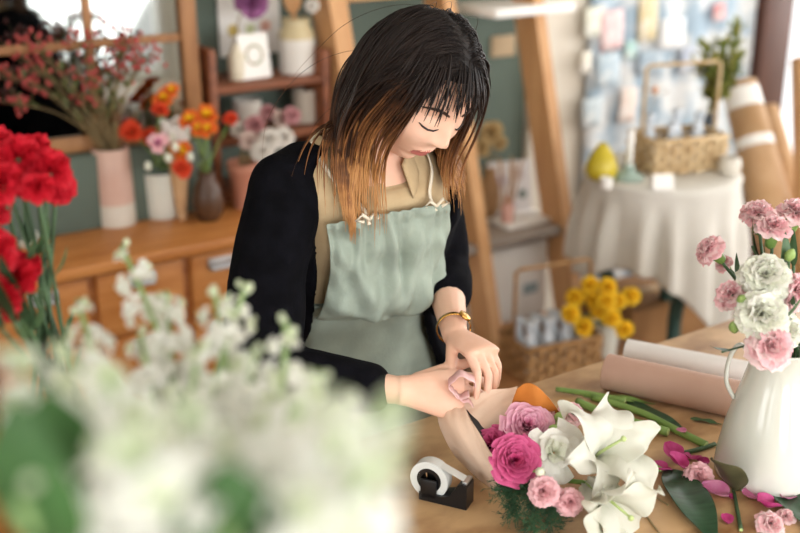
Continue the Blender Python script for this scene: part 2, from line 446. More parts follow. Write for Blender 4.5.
# ------------------------------------------------------------------ printed hanging and cards at the back right
M_print = mat('pale_blue_print', '#9fb3c2', .8, '#d9dbdb', scale=9, contrast=(.40, .56), detail=3)
mb = MB(); rows = []
for i in range(13):
    rows.append([UV(lerp(2.80, 3.685, j / 30), V1 - .045 - .010 * (1 + math.sin(j * 1.1)) , lerp(.05, 2.45, i / 12)) for j in range(31)])
mb.grid(rows); o = mb.build('fabric_hanging', M_print, solid=.003); tag(o, 'pale blue and white printed fabric hanging behind the side table', 'wall hanging')
random.seed(21)
cards = [(612, 30, 26, 40, '#e8c9c9', 'pale pink paper card pinned high on the printed hanging'), (648, 18, 22, 46, '#d9c9a0', 'tall straw coloured paper card pinned at the top of the hanging'),
         (672, 34, 30, 30, '#e7e9ea', 'white paper card pinned right of the straw coloured card'), (719, 12, 14, 16, '#d99a9a', 'small rose pink card near the dark brown trim'),
         (593, 22, 20, 30, '#dfe0d0', 'off white paper card at the left top corner of the hanging'), (608, 70, 28, 34, '#b9cbd6', 'light blue paper card below the pale pink card'),
         (650, 62, 30, 24, '#9fb0bd', 'slate blue paper card above the basket handle'), (592, 112, 24, 30, '#c3d0d6', 'powder blue paper card low at the left of the hanging'),
         (628, 105, 20, 36, '#ead9cf', 'cream paper card left of the basket handle'), (688, 60, 18, 26, '#b7bfce', 'lilac grey paper card just left of the leafy branches'),
         (586, 62, 12, 22, '#e9e3d4', 'narrow ivory paper slip at the hanging edge'), (630, 50, 14, 18, '#a8c9c4', 'small mint green paper slip between the top cards')]
for px, py, w_, h_, col, lab in cards:
    c = Pv(px, py, V1 - .075); dep = (c.x ** 2 + c.y ** 2) ** .5
    W = w_ * dep / FPX / .85; Hh = h_ * dep / FPX * .97
    mb = MB(); rows = []
    for i in range(5):
        rows.append([Vector((lerp(-W / 2, W / 2, j / 4), -.004 * math.sin(PI * i / 4) * random.random() - .003 * math.sin(j), lerp(-Hh / 2, Hh / 2, i / 4))) for j in range(5)])
    mb.grid(rows); o = mb.build('paper_card', mat('card' + col, col, .8, '#f0eeea', scale=22, contrast=(.5, .7)), solid=.0015)
    o.matrix_basis = Matrix.Translation(c) @ Matrix.Rotation(ROT, 4, 'Z') @ Matrix.Rotation(R(random.uniform(-5, 5)), 4, 'Y')
    tag(o, lab, 'card', 'paper cards on the printed hanging')
# plaque on the green wall
c = Pv(503, 46, V1 - .006); mb = MB(); mb.box((-.052, -.005, -.036), (.052, .005, .036), bev=.003)
o = mb.build('wall_plaque', mat('tan_card', '#b39a78', .7, '#bda585', scale=10)); o.matrix_basis = Matrix.Translation(c) @ Matrix.Rotation(ROT, 4, 'Z')
tag(o, 'small tan plaque on the green wall', 'plaque')
# white poster with a flower print on the wall above the shelf box
c = Pv(249, 10, V1 - .004)
t = thing('flower_print_poster', 'white poster with small flower drawings above the shelf box', 'poster', c, ROT)
mb = MB(); mb.box((-.10, -.003, -.13), (.10, .003, .17), bev=.001); mb.build('sheet', M_white, t, flat=True)
def blot(x, z, r, col):
    mb = MB()
    for k in range(7):
        a = k * 2 * PI / 7; mb.ell((x + r * .6 * math.cos(a), -.003, z + r * .6 * math.sin(a)), (r * .45, .0015, r * .45), 10, 6)
    mb.ell((x, -.0035, z), (r * .3, .0015, r * .3), 10, 6); mb.build('printed_flower', mat('ink' + col, col, .8), t)
blot(-.055, -.055, .018, '#d9c070'); blot(.0, -.055, .016, '#c8d0a0'); blot(.05, -.05, .018, '#e0b0a0'); blot(-.045, -.10, .014, '#b08070')
# ------------------------------------------------------------------ flower heads (unit size, +z is the way they face)
def carnation_mesh(name, mats, seed=0, rings=((4, 6), (18, 8), (34, 10), (52, 12), (70, 13), (86, 13)), size=1.0, nx=7, ny=4, ruff=.13):
    rnd = random.Random(seed); mb = MB()
    for ri, (tilt, n) in enumerate(rings):
        for k in range(n):
            az = 2 * PI * k / n + ri * .37 + rnd.uniform(-.12, .12); tl = R(tilt + rnd.uniform(-7, 7))
            L = (.80 + .045 * ri) * rnd.uniform(.88, 1.1); half = R(rnd.uniform(30, 40)); ph = rnd.uniform(0, 6.3); fr = rnd.uniform(3, 4.5)
            rows = []
            for i in range(ny + 1):
                s = i / ny; row = []
                for j in range(nx + 1):
                    q = 2 * j / nx - 1; a = half * q * (.35 + .65 * s)
                    edge = 1 - .10 * (abs(q) ** 2.5) - (.07 * (j % 2) if i == ny else 0)
                    rr = L * s * edge; x = rr * math.sin(a) * 1.05; y = rr * math.cos(a)
                    zz = ruff * s * s * math.sin(q * fr + ph) + ruff * .5 * s ** 3 * math.sin(q * fr * 2.3 + ph * 2)
                    bend = tl * (.55 + .55 * s)                  # petals arch outward
                    out = y * math.sin(bend) - zz * math.cos(bend); up = y * math.cos(bend) + zz * math.sin(bend)
                    row.append(Vector((out * math.cos(az) - x * math.sin(az), out * math.sin(az) + x * math.cos(az), up)))
                rows.append(row)
            mb.grid(rows, mi=ri % len(mats) if len(mats) > 1 else 0)
    mb.v = [v * size for v in mb.v]
    return mb.mesh(name, mats)
def rose_mesh(name, mats, seed=0, n=46, size=1.0, open_=1.0):
    rnd = random.Random(seed); mb = MB(); n = int(n * .72)
    for i in range(n):
        q = (i + .5) / n; az = i * 2.39996 + rnd.uniform(-.35, .35)
        r0 = .05 + .62 * q ** .85; h = .80 - .12 * q - .12 * q ** 3; half = lerp(1.1, .62, q) * rnd.uniform(.9, 1.15)
        rows = []; ph = rnd.uniform(0, 6); wob = rnd.uniform(.6, 1.2)
        for a in range(6):
            s = a / 5; row = []
            for b in range(9):
                p = b / 8 * 2 - 1
                flare = open_ * (.10 * s * s + .42 * q ** 2.2 * s ** 2.6)
                r = r0 * (.45 + .55 * s ** .7) + flare + .045 * wob * s * s * math.sin(p * 4.5 + ph) + .03 * s ** 4
                z = h * (s ** .8) * (1 - .16 * abs(p) ** 3) - .30 * q ** 2.5 * s ** 3 * open_ + .05 * s * s * math.sin(p * 5 + ph * 2)
                t = az + half * p * (1.15 - .25 * s) + .25 * s * (1 - q)
                row.append(Vector((r * math.cos(t), r * math.sin(t), z - .25)))
            rows.append(row)
        mb.grid(rows, mi=0 if q > .35 else len(mats) - 1, al=[.001 + a / 5 for a in range(6)])
    mb.v = [v * size for v in mb.v]
    return mb.mesh(name, mats)
def lily_petal_mb(L, W, th0, th1, wave=.004, seed=0, pw=.9):
    """petal growing from the origin along +z and bending to +x; th0, th1 = angle from the axis at throat and tip"""
    rnd = random.Random(seed); mb = MB(); rows = []; n = 16; x = z = 0.0; ph = rnd.uniform(0, 6)
    for i in range(n + 1):
        s = i / n; th = R(lerp(th0, th1, sm(.1, 1, s) ** 1.1))
        if i: x += L / n * math.sin(th); z += L / n * math.cos(th)
        w = W * (.30 * (1 - s) + math.sin(PI * min(1, s * .93 + .05)) ** pw) * (1 if s < .97 else .55)
        nx_, nz_ = -math.cos(th), math.sin(th)                  # toward the axis / inside
        row = []
        for j in range(9):
            q = j / 4 - 1
            lift = .32 * w * q * q * (1 - .9 * s) + wave * sm(.15, .7, s) * math.sin(q * 1.6 + s * 13 + ph) * abs(q) ** 1.5 + .5 * wave * s * math.sin(s * 7 + ph) * q + .0022 * (1 - s) * math.exp(-(q * 6) ** 2)
            row.append(Vector((x + nx_ * lift, q * w, z + nz_ * lift)))
        rows.append(row)
    mb.grid(rows); return mb
def calyx_mesh(name, m, r=.36, h=1.05):
    mb = MB(); mb.lathe([(.04, -h), (r * .75, -h * .85), (r, -h * .3), (r * .95, .1), (r * 1.15, .25)], 12)
    return mb.mesh(name, m)
def leaf_mb(L, W, curl=.25, fold=.15, n=10, wav=.0):
    mb = MB(); rows = []
    for i in range(n + 1):
        s = i / n; w = W * max(.02, math.sin(PI * min(1, s ** .8 * .98 + .01)) ** .85); row = []
        for j in range(7):
            q = j / 3 - 1
            row.append(Vector((q * w, L * s, curl * L * s * s + fold * w * abs(q) ** 1.4 + wav * math.sin(s * 12 + q * 3) * q)))
        rows.append(row)
    return mb.grid(rows)
# colours
PM_white = petal_mat('white_petal', '#efeee2', '#f8f7f1')
PM_cream = petal_mat('cream_petal', '#e3e7d2', '#f3f4e8', scale=14)
PM_pink = petal_mat('pink_petal', '#eeb1b9', '#f9d7d8')
PM_pale = petal_mat('pale_pink_petal', '#f4cfd0', '#fbe9e7')
PM_rosep = petal_mat('rose_pink_petal', '#d274a2', '#eba8c4', scale=25)
PM_rosep2 = petal_mat('rose_pink_heart', '#b83f78', '#d978a2', scale=25)
PM_mag = petal_mat('magenta_petal', '#b02a66', '#d0568a', scale=25)
PM_mag2 = petal_mat('magenta_heart', '#8a1550', '#b22a68', scale=25)
PM_red = petal_mat('red_petal', '#b80d22', '#e02438')
PM_orange = petal_mat('orange_petal', '#d9541b', '#f08a3a')
PM_redor = petal_mat('red_orange_petal', '#c8321a', '#e85a34')
PM_yellow = petal_mat('yellow_petal', '#f7c60f', '#ffdf45')
PM_purple = petal_mat('purple_petal', '#8d4f82', '#b77aa8')
PM_dry = petal_mat('dried_petal', '#c9a9a0', '#e2d2c6')
PM_drytan = petal_mat('dried_tan_petal', '#b99a66', '#d4bb8a')
M_berry = mat('red_berry', '#7f2026', .3, '#b0443f', scale=60)
BERRY = MB(); BERRY.ell((0, 0, 0), (.0053, .0053, .0068), 10, 6); BERRY = BERRY.mesh('berry', M_berry)
CAR = {}
def car(key, mats, **k):
    if key not in CAR: CAR[key] = carnation_mesh('blossom', mats, seed=len(CAR), **k)
    return CAR[key]
LOW = dict(rings=((10, 4), (35, 6), (62, 8), (86, 8)), nx=5, ny=3)
CALYX = calyx_mesh('calyx', M_stem)
CALYXD = calyx_mesh('calyx', M_dstem)
ROSE = {}
def rosem(key, mats, **k):
    if key not in ROSE: ROSE[key] = rose_mesh('blossom', mats, seed=len(ROSE) + 3, **k)
    return ROSE[key]
def flower(name, label, cat, group, head, pos, d, r, stem=None, sm_=None, sr=.0022, calyx=None, spin=None, leaves=0, lm=None):
    """blossom at pos facing d, radius r, stem polyline back to where it stands"""
    pos = Vector(pos); d = Vector(d).normalized()
    base = Vector(stem[-1]) if stem else pos - d * r
    t = thing(name, label, cat, base, 0, group)
    if spin is None: spin = random.uniform(0, 6.28)
    put('blossom', head, t, aim(pos - base, d, spin, r))
    cz = r * .75 if calyx else 0
    if calyx: put('calyx', calyx, t, aim(pos - base - d * r * .05, d, spin, r))
    if stem:
        pts = [pos - d * r * .3] + [Vector(p) for p in stem]
        if len(pts) == 2: pts = bez(pts[0], pts[0] - d * (pts[0] - pts[1]).length * .45, pts[1], 8)
        else: pts = spline(pts, 5)
        mb = MB(); mb.tube([p - base for p in pts], sr, 6); mb.build('stem', sm_ or M_stem, t)
        for k in range(leaves):
            f = (k + 1) / (leaves + 1.3); q = pts[int(f * (len(pts) - 1))] - base
            l = leaf_mb(r * 1.9, r * .22, .35); a = random.uniform(0, 6.28)
            dd = (d + Vector((math.cos(a), math.sin(a), .2)) * .9).normalized()
            M = Matrix.Translation(q) @ dd.to_track_quat('Y', 'Z').to_matrix().to_4x4()
            l.v = [M @ v for v in l.v]; l.build('leaf', lm or M_dstem, t)
    return t
def vase(name, label, cat, base, prof, mats, seg=40, extra=None):
    t = thing(name, label, cat, base)
    return t
CAMV = Vector((0, 0, CAMZ))
def tocam(p): return (CAMV - Vector(p)).normalized()
# ------------------------------------------------------------------ vases on the counter
def hollow(prof, wall=.004, floor=.006):
    """outer profile bottom to top -> closed profile with an inside"""
    inner = [(max(.001, r - wall), max(z, prof[0][1] + floor)) for r, z in reversed(prof)]
    return [(0.0005, prof[0][1])] + list(prof) + inner + [(0.0005, prof[0][1] + floor)]
def lathe_thing(name, label, cat, base, prof, m, part='body', seg=40, wall=.004):
    t = thing(name, label, cat, base); mb = MB(); mb.lathe(hollow(prof, wall), seg, cap=False); mb.build(part, m, t); return t
M_pinkglz = mat('blush_glaze', '#c9a494', .4, '#d3b2a2', scale=10)
M_greyglz = mat('pale_grey_glaze', '#cfc8ba', .4, '#d8d2c6', scale=10)
pb = Pz(117, 223, COUNTER_Z)
t = thing('tall_vase', 'tall two tone blush and pale grey vase holding the red berry branches', 'vase', pb)
mb = MB(); mb.lathe([(.0005, 0), (.050, 0), (.052, .004), (.051, .06)], 40, cap=False); mb.build('glazed_foot', M_greyglz, t)
mb = MB(); mb.lathe([(.051, .06), (.0495, .13), (.048, .205), (.045, .207), (.045, .2), (.046, .06), (.0005, .06)], 40, cap=False); mb.build('body', M_pinkglz, t)
wb = Pz(163, 215, COUNTER_Z)
lathe_thing('white_vase', 'short white ceramic vase with orange and pink flowers on the counter', 'vase', wb, [(.048, 0), (.050, .004), (.051, .06), (.0535, .122), (.0535, .125)], M_ceram)
bb = Pv(208, 200, 2.645); bb.z = COUNTER_Z
lathe_thing('brown_vase', 'dark brown rounded vase of orange flowers right of the white vase', 'vase', bb, [(.026, 0), (.036, .016), (.042, .05), (.034, .09), (.021, .115), (.024, .135)], mat('brown_glaze', '#47301f', .35, '#573c29', scale=8))
tb = Pv(246, 200, 2.692); tb.z = COUNTER_Z
lathe_thing('terracotta_pot', 'peach terracotta pot with dried flowers beside the shelf box', 'pot', tb, [(.034, 0), (.036, .005), (.044, .10), (.048, .105), (.048, .13)], mat('terracotta', '#b57a62', .7, '#c78d76', scale=10))
t = thing('small_dish', 'small white dish on the counter behind the red carnations', 'dish', Pz(22, 246, COUNTER_Z))
mb = MB(); mb.lathe(hollow([(.025, 0), (.03, .004), (.05, .022), (.052, .024)], .003, .004), 32, cap=False); mb.build('body', M_ceram, t)
# red berry branches
mouth = pb + Vector((0, 0, .195)); foot_ = pb + Vector((0, 0, .08))
berries = [(30, 42, 2.75), (52, 36, 2.8), (8, 72, 2.7), (6, 44, 2.72), (33, 64, 2.75), (70, 62, 2.82), (82, 93, 2.8), (99, 64, 2.8), (104, 28, 2.85), (129, 38, 2.85),
           (126, 66, 2.8), (150, 52, 2.8), (37, 84, 2.75), (14, 103, 2.7), (60, 26, 2.85), (118, 46, 2.75), (90, 78, 2.7), (44, 52, 2.65), (84, 40, 2.7), (140, 60, 2.72), (22, 58, 2.8), (110, 74, 2.9)]
for i, (px, py, dt) in enumerate(berries):
    tip = P(px, py, dt); side = 'left' if px < 60 else ('right' if px > 112 else 'middle'); hgt = 'upper' if py < 50 else ('mid height' if py < 75 else 'lower')
    low = foot_ + Vector((random.uniform(-.02, .02), random.uniform(-.02, .02), 0))
    t = thing('berry_branch', 'thin branch with red berries at the %s %s of the tall vase' % (hgt, side), 'branch', low, 0, 'red berry branches %s %s' % (hgt, side))
    m_ = mouth + (tip - mouth).normalized() * .01 + Vector((random.uniform(-.022, .022), random.uniform(-.022, .022), 0))
    pts = spline([low, m_, lerp(m_, tip, .5) + Vector((0, 0, .03)), tip], 5)
    mb = MB(); mb.tube([p - low for p in pts], [.0028] * (len(pts) // 2) + [.0019] * (len(pts) - len(pts) // 2), 5)
    d = (tip - m_).normalized(); lv = MB()
    for k in range(14):
        o = Vector((random.gauss(0, .021), random.gauss(0, .021), random.gauss(.0, .017))) + d * random.uniform(-.02, .02)
        p = tip - low + o
        mb.tube([tip - low - d * .035, p], .0009, 4)
        put('berry', BERRY, t, Matrix.Translation(p))
    for k in range(5):
        a = random.uniform(0, 6.28); l = leaf_mb(.03, .006, .2, n=4)
        q = pts[int(random.uniform(.55, .95) * (len(pts) - 1))] - low
        dd = (d + Vector((math.cos(a), math.sin(a), .1))).normalized()
        M = Matrix.Translation(q) @ dd.to_track_quat('Y', 'Z').to_matrix().to_4x4(); lv.add(l.v, l.f, M=M)
    mb.build('stem', mat('brown_twig', '#6b5a3a', .6, '#84704a', scale=20), t); lv.build('leaves', mat('olive_leaf', '#4f5734', .5, '#66703f', scale=20), t)
# orange and pink flowers in the white vase
wm = wb + Vector((0, 0, .118))
def in_vase(mouth, base, pos, rad=.02):
    m_ = mouth + Vector((random.uniform(-rad, rad), random.uniform(-rad, rad), 0))
    return [lerp(Vector(pos), m_, .6) + Vector((0, 0, .012)), m_, base + Vector((random.uniform(-rad, rad) * .6, random.uniform(-rad, rad) * .6, .02))]
RAN_o = rosem('ran_orange', [PM_orange, PM_yellow], n=26); RAN_r = rosem('ran_red', [PM_redor, PM_redor], n=26); RAN_p = rosem('ran_pink', [PM_pink, PM_rosep], n=26)
sp = [(131, 132, 2.85, RAN_r, .030, 'red orange ranunculus', 'leftmost above the white vase'), (151, 136, 2.9, RAN_r, .024, 'small red orange ranunculus', 'in the middle above the white vase'),
      (158, 143, 2.82, RAN_p, .026, 'bright pink ranunculus', 'in front above the white vase'), (181, 151, 2.85, RAN_o, .028, 'yellow orange ranunculus', 'right of the pink one over the white vase'),
      (182, 168, 2.8, RAN_r, .024, 'red orange ranunculus', 'hanging lowest at the right of the white vase'), (163, 99, 2.88, RAN_o, .026, 'orange ranunculus', 'high above the white vase at left'),
      (171, 91, 2.88, RAN_o, .022, 'small orange ranunculus', 'topmost above the white vase'), (160, 110, 2.86, RAN_r, .022, 'red orange ranunculus', 'just below the topmost orange pair'),
      (130, 119, 2.95, RAN_o, .018, 'small yellow orange ranunculus', 'above the leftmost red orange one'), (139, 122, 3.0, RAN_o, .018, 'yellowish ranunculus', 'beside the berry stems over the white vase')]
for px, py, dt, h, r, a, b_ in sp:
    p = P(px, py, dt)
    flower('ranunculus', a + ' ' + b_, 'flower', 'ranunculus in the white vase', h, p, (p - wm).normalized() * .6 + tocam(p) * .6, r, in_vase(wm, wb, p), sr=.002)
BUD = MB(); BUD.ell((0, 0, 0), (.6, .6, .8), 8, 6); BUD = BUD.mesh('blossom', PM_cream)
for px, py, dt, lab in [(148, 166, 2.8, 'round green white bud lowest at the left of the white vase'), (172, 138, 2.85, 'pale green white bud right of the pink ranunculus'), (175, 147, 2.8, 'pale bud between pink and yellow orange ranunculus'), (190, 157, 2.83, 'pale bud at the far right of the white vase'), (168, 158, 2.8, 'pale bud low in the middle of the white vase')]:
    p = P(px, py, dt); flower('flower_bud', lab, 'bud', 'pale buds in the white vase', BUD, p, (0, 0, 1), .016, in_vase(wm, wb, p), leaves=2, sr=.0016, lm=M_lleaf)
# orange flowers in the brown vase
bmth = bb + Vector((0, 0, .125))
for px, py, dt, r, h, lab in [(190, 120, 2.84, .028, RAN_o, 'orange flower at the left of the brown vase'), (206, 116, 2.86, .031, RAN_o, 'big orange flower topmost of the brown vase'), (207, 129, 2.82, .024, RAN_o, 'orange flower low in the brown vase'),
                           (231, 119, 2.9, .020, RAN_r, 'red orange bloom leaning right from the brown vase'), (198, 128, 2.82, .022, RAN_o, 'small orange flower in the middle of the brown vase')]:
    p = P(px, py, dt); flower('orange_flower', lab, 'flower', 'orange flowers in the brown vase', h, p, (p - bmth).normalized() * .5 + tocam(p) * .6, r, in_vase(bmth, bb, p, .01), leaves=2, lm=M_lleaf)
# kraft cone of white paper behind the white vase
c0 = Pv(181, 200, 2.69); c0.z = COUNTER_Z
t = thing('paper_cone', 'upright kraft paper cone lined with white paper behind the orange flowers', 'wrapping paper', c0)
mb = MB(); mb.lathe([(.012, 0), (.018, .05), (.034, .235), (.032, .235), (.016, .05), (.010, .004)], 28, cap=False); mb.build('kraft_wrap', mat('kraft', '#bd966c', .8, '#cba680', scale=12), t)
mb = MB(); rows = []
for i in range(4):
    rows.append([Vector(((.030 + .003 * i) * math.cos(a), (.030 + .003 * i) * math.sin(a), .2 + .022 * i + (.006 * math.sin(a * 5) if i == 3 else 0))) for a in [k * 2 * PI / 40 for k in range(40)]])
mb.grid(rows, cv=True); mb.build('white_liner', M_white, t)
# dried bouquet in the terracotta pot
tm = tb + Vector((0, 0, .12)); DRY = car('dry', [PM_dry], **LOW); DRYP = car('dryp', [petal_mat('dusty_pink', '#b5767c', '#d3a3a2')], **LOW); DRYW = car('dryw', [petal_mat('dried_white', '#d5cec4', '#ece6de')], **LOW)
dl = [(255, 126, 3.0, DRYP, .034, 'dusty pink dried flower at the left of the terracotta pot'), (268, 113, 3.05, DRYP, .028, 'small dusty pink dried flower topmost in the terracotta pot'), (281, 119, 3.02, DRY, .03, 'pale mauve dried flower in the pot, second from the right'),
      (270, 140, 2.95, DRYW, .036, 'white dried flower in front of the terracotta pot'), (291, 116, 3.0, DRYP, .03, 'rightmost dusty pink dried flower over the terracotta pot'), (249, 141, 2.95, DRY, .03, 'pale dried flower low at the left of the terracotta pot'),
      (283, 138, 2.98, DRYW, .034, 'white dried flower at the right of the terracotta pot'), (239, 130, 3.0, DRYW, .026, 'white dried flower leftmost in the terracotta pot'), (262, 152, 2.94, DRYW, .034, 'white dried flower lowest over the pot rim')]
for px, py, dt, h, r, lab in dl:
    p = P(px, py, dt); flower('dried_flower', lab, 'dried flower', 'dried flowers in the terracotta pot', h, p, (p - tm).normalized() * .5 + tocam(p) * .5, r, in_vase(tm, tb, p, .018), mat('dry_stem', '#8d7a55', .7))
# things in the shelf box
SZ = COUNTER_Z + .327
def at_shelf(px, py, v=2.84): 
    p = Pv(px, py, v); return p
p = at_shelf(297, 60); p.z = SZ
t = thing('milk_can', 'white and cream enamel can on the top board of the shelf box', 'jar', p)
mb = MB(); mb.lathe([(.0005, 0), (.050, 0), (.052, .004), (.052, .098)], 40, cap=False); mb.build('body', mat('enamel_white', '#d8d2c8', .35, '#e2ddd4', scale=6), t)
mb = MB(); mb.lathe([(.052, .098), (.051, .112), (.042, .128), (.038, .136), (.041, .150), (.041, .154), (.036, .152), (.034, .13), (.048, .1)], 40, cap=False); mb.build('neck', mat('enamel_cream', '#c3b28a', .4, '#cfc09a', scale=6), t)
p = at_shelf(236, 60, 2.83); p.z = SZ
lathe_thing('cream_bottle', 'small cream bottle vase at the left end of the shelf box', 'vase', p, [(.021, 0), (.023, .004), (.023, .07), (.012, .085), (.012, .10)], mat('cream_glaze', '#d6cbb2', .4, '#dfd5be', scale=8))
bt = p
pp = P(252, 2, 3.1)
flower('dried_hydrangea', 'purple pink dried bloom hanging over the flower print poster', 'dried flower', None, car('purp', [PM_purple], **LOW), pp, tocam(pp) + Vector((0, 0, .2)), .052, [lerp(pp, bt + Vector((0, 0, .095)), .5) + Vector((-.01, 0, .02)), bt + Vector((0, 0, .095)), bt + Vector((0, 0, .02))], mat('dry_stem', '#8d7a55', .7))
p = at_shelf(256, 60, 2.815); p.z = SZ
t = thing('greeting_card', 'white card with a round wreath drawing leaning on the shelf box board', 'card', p, ROT + R(6))
mb = MB(); mb.box((-.05, -.002, 0), (.05, .002, .125), bev=.001, M=Matrix.Rotation(R(-9), 4, 'X')); mb.build('sheet', M_white, t, flat=True)
mb = MB(); rows = []
for k in range(33):
    a = k * 2 * PI / 32; rows.append([Vector(((.026 + d) * math.cos(a), -.0032, .066 + (.026 + d) * math.sin(a))) for d in (-.004, 0, .004)])
mb.grid(rows, M=Matrix.Rotation(R(-9), 4, 'X')); mb.build('wreath_drawing', mat('wreath_ink', '#b9a58c', .8, '#a9b59a', scale=60), t)
# middle board items
mz = COUNTER_Z + .18
sh = [o for o in C.objects if o.name.startswith('shelf_box')][0]
mb = MB(); mb.box((.022, .002, .16), (.352, .187, .18)); mb.build('shelf_board', M_red, sh)
p = at_shelf(247, 110, 2.83); p.z = mz
lathe_thing('white_cup', 'plain white cup on the middle board of the shelf box', 'cup', p, [(.036, 0), (.038, .004), (.042, .085), (.042, .088)], mat('cup_white', '#d2cdc4', .4, '#dad6ce', scale=6))
p = at_shelf(305, 105, 2.84); p.z = mz
lathe_thing('beige_tin', 'beige tin at the right end of the shelf box middle board', 'tin', p, [(.036, 0), (.037, .003), (.037, .092), (.038, .095)], mat('tin_beige', '#b3a797', .5, '#bfb4a5', scale=6))
# pampas and paper cone in the can
p = at_shelf(297, 60); p.z = SZ
t = thing('brown_spatula', 'brown wooden scoop standing in the enamel can', 'scoop', p + Vector((0, 0, .02)))
mb = MB(); mb.tube([(0, 0, 0), (-.006, 0, .16)], .005, 8); mb.build('handle', M_pine, t)
mb = MB(); mb.ell((-.008, 0, .20), (.028, .008, .055), 16, 10); mb.build('blade', M_pine, t)
pp = P(312, 6, 3.1)
flower('dried_flower', 'small white dried flower leaning out of the enamel can', 'dried flower', None, DRYW, pp, tocam(pp), .022, [p + Vector((.02, .01, .15)), p + Vector((0, 0, .03))], mat('dry_stem', '#8d7a55', .7))
# dried hydrangeas on the ladder shelf top board
lz = 1.30
for px, py, r, mk, lab in [(368, 2, .06, DRYP, 'pale dusty pink dried bloom above the woman at the top edge'), (345, 26, .03, DRY, 'small pale dried bloom between the ladder rail and the hair')]:
    pp = Pv(px, py, 2.83); b0 = Vector((pp.x, pp.y, lz)) 
    if pp.z - lz < .06: b0 = Vector((pp.x, pp.y, pp.z - .08))
    if py < 10:
        lathe_thing('bud_vase', 'little cream bud vase on the ladder shelf behind the hair', 'vase', Vector((pp.x, pp.y, lz)), [(.02, 0), (.022, .003), (.02, .05), (.011, .06), (.011, .07)], M_greyglz)
        flower('dried_bloom', lab, 'dried flower', None, mk, Vector((pp.x, pp.y, max(pp.z, lz + .12))), tocam(pp), r, [Vector((pp.x, pp.y, lz + .068)), Vector((pp.x, pp.y, lz + .012))], mat('dry_stem', '#8d7a55', .7))
# ------------------------------------------------------------------ on the lower ladder board: print card, diffuser, dried flowers
z0 = .53
p = Pv(511, 190, 2.76); p.z = z0
t = thing('print_board', 'white floral print board standing on the lower ladder shelf', 'print', p, ROT + R(-14))
mb = MB(); M9 = Matrix.Rotation(R(-7), 4, 'X')
mb.box((-.078, -.006, 0), (.078, .006, .185), bev=.002, M=M9); mb.build('board', mat('board_white', '#ecebee', .6, '#f4f2f3', scale=12), t, flat=True)
for x, z, r, c_ in ((-.035, .12, .022, '#c9c3d4'), (.03, .14, .02, '#d5c8c8'), (.045, .07, .016, '#8d9c98'), (-.04, .05, .024, '#d9cdbf'), (0, .04, .018, '#cbb9bf')):
    mb = MB()
    for k in range(6): mb.ell((x + r * .6 * math.cos(k * PI / 3), -.0065, z + r * .6 * math.sin(k * PI / 3)), (r * .5, .0012, r * .5), 10, 6)
    mb.v = [M9 @ v for v in mb.v]; mb.build('printed_flower', mat('print' + c_, c_, .7), t)
p2 = Pv(522, 216, 2.69); p2.z = z0
t = thing('white_tray', 'thin white tray lying under the reed diffuser', 'tray', p2, ROT); mb = MB(); mb.box((-.10, -.055, 0), (.10, .06, .012), bev=.004); mb.build('body', M_white, t)
p3 = Pv(508, 200, 2.685); p3.z = z0 + .012
t = thing('reed_diffuser', 'pink glass reed diffuser in front of the floral print board', 'diffuser', p3)
mb = MB(); mb.lathe(hollow([(.02, 0), (.021, .003), (.021, .055), (.009, .068), (.009, .085)], .003), 24, cap=False); mb.build('bottle', mat('pink_glass', '#dba797', .15, '#e4b6a8', scale=8), t)
for k in range(5):
    a = k * 1.26; mb = MB(); mb.tube([(0.003 * math.cos(a), .003 * math.sin(a), .012), (.04 * math.cos(a) , .04 * math.sin(a), .21)], .0035, 6); mb.build('reed', mat('reed_brown', '#b08a5f', .7), t)
pv_ = Pv(489, 200, 2.80); pv_.z = z0
lathe_thing('tan_vase', 'small tan vase behind the floral print board', 'vase', pv_, [(.03, 0), (.036, .03), (.036, .10), (.02, .15), (.022, .17)], mat('tan_glaze', '#a07b52', .5, '#b08b62', scale=8))
TAN = car('tan', [PM_drytan], **LOW)
for px, py, r, lab in [(491, 132, .045, 'straw coloured dried bloom beside the hair, largest of three'), (481, 148, .034, 'straw coloured dried bloom low beside the hair'), (499, 142, .03, 'small straw coloured dried bloom behind the reeds')]:
    pp = Pv(px, py, 2.80); flower('dried_bloom', lab, 'dried flower', None, TAN, pp, tocam(pp), r, [pv_ + Vector((0, 0, .16)), pv_ + Vector((0, 0, .03))], mat('dry_stem', '#8d7a55', .7))
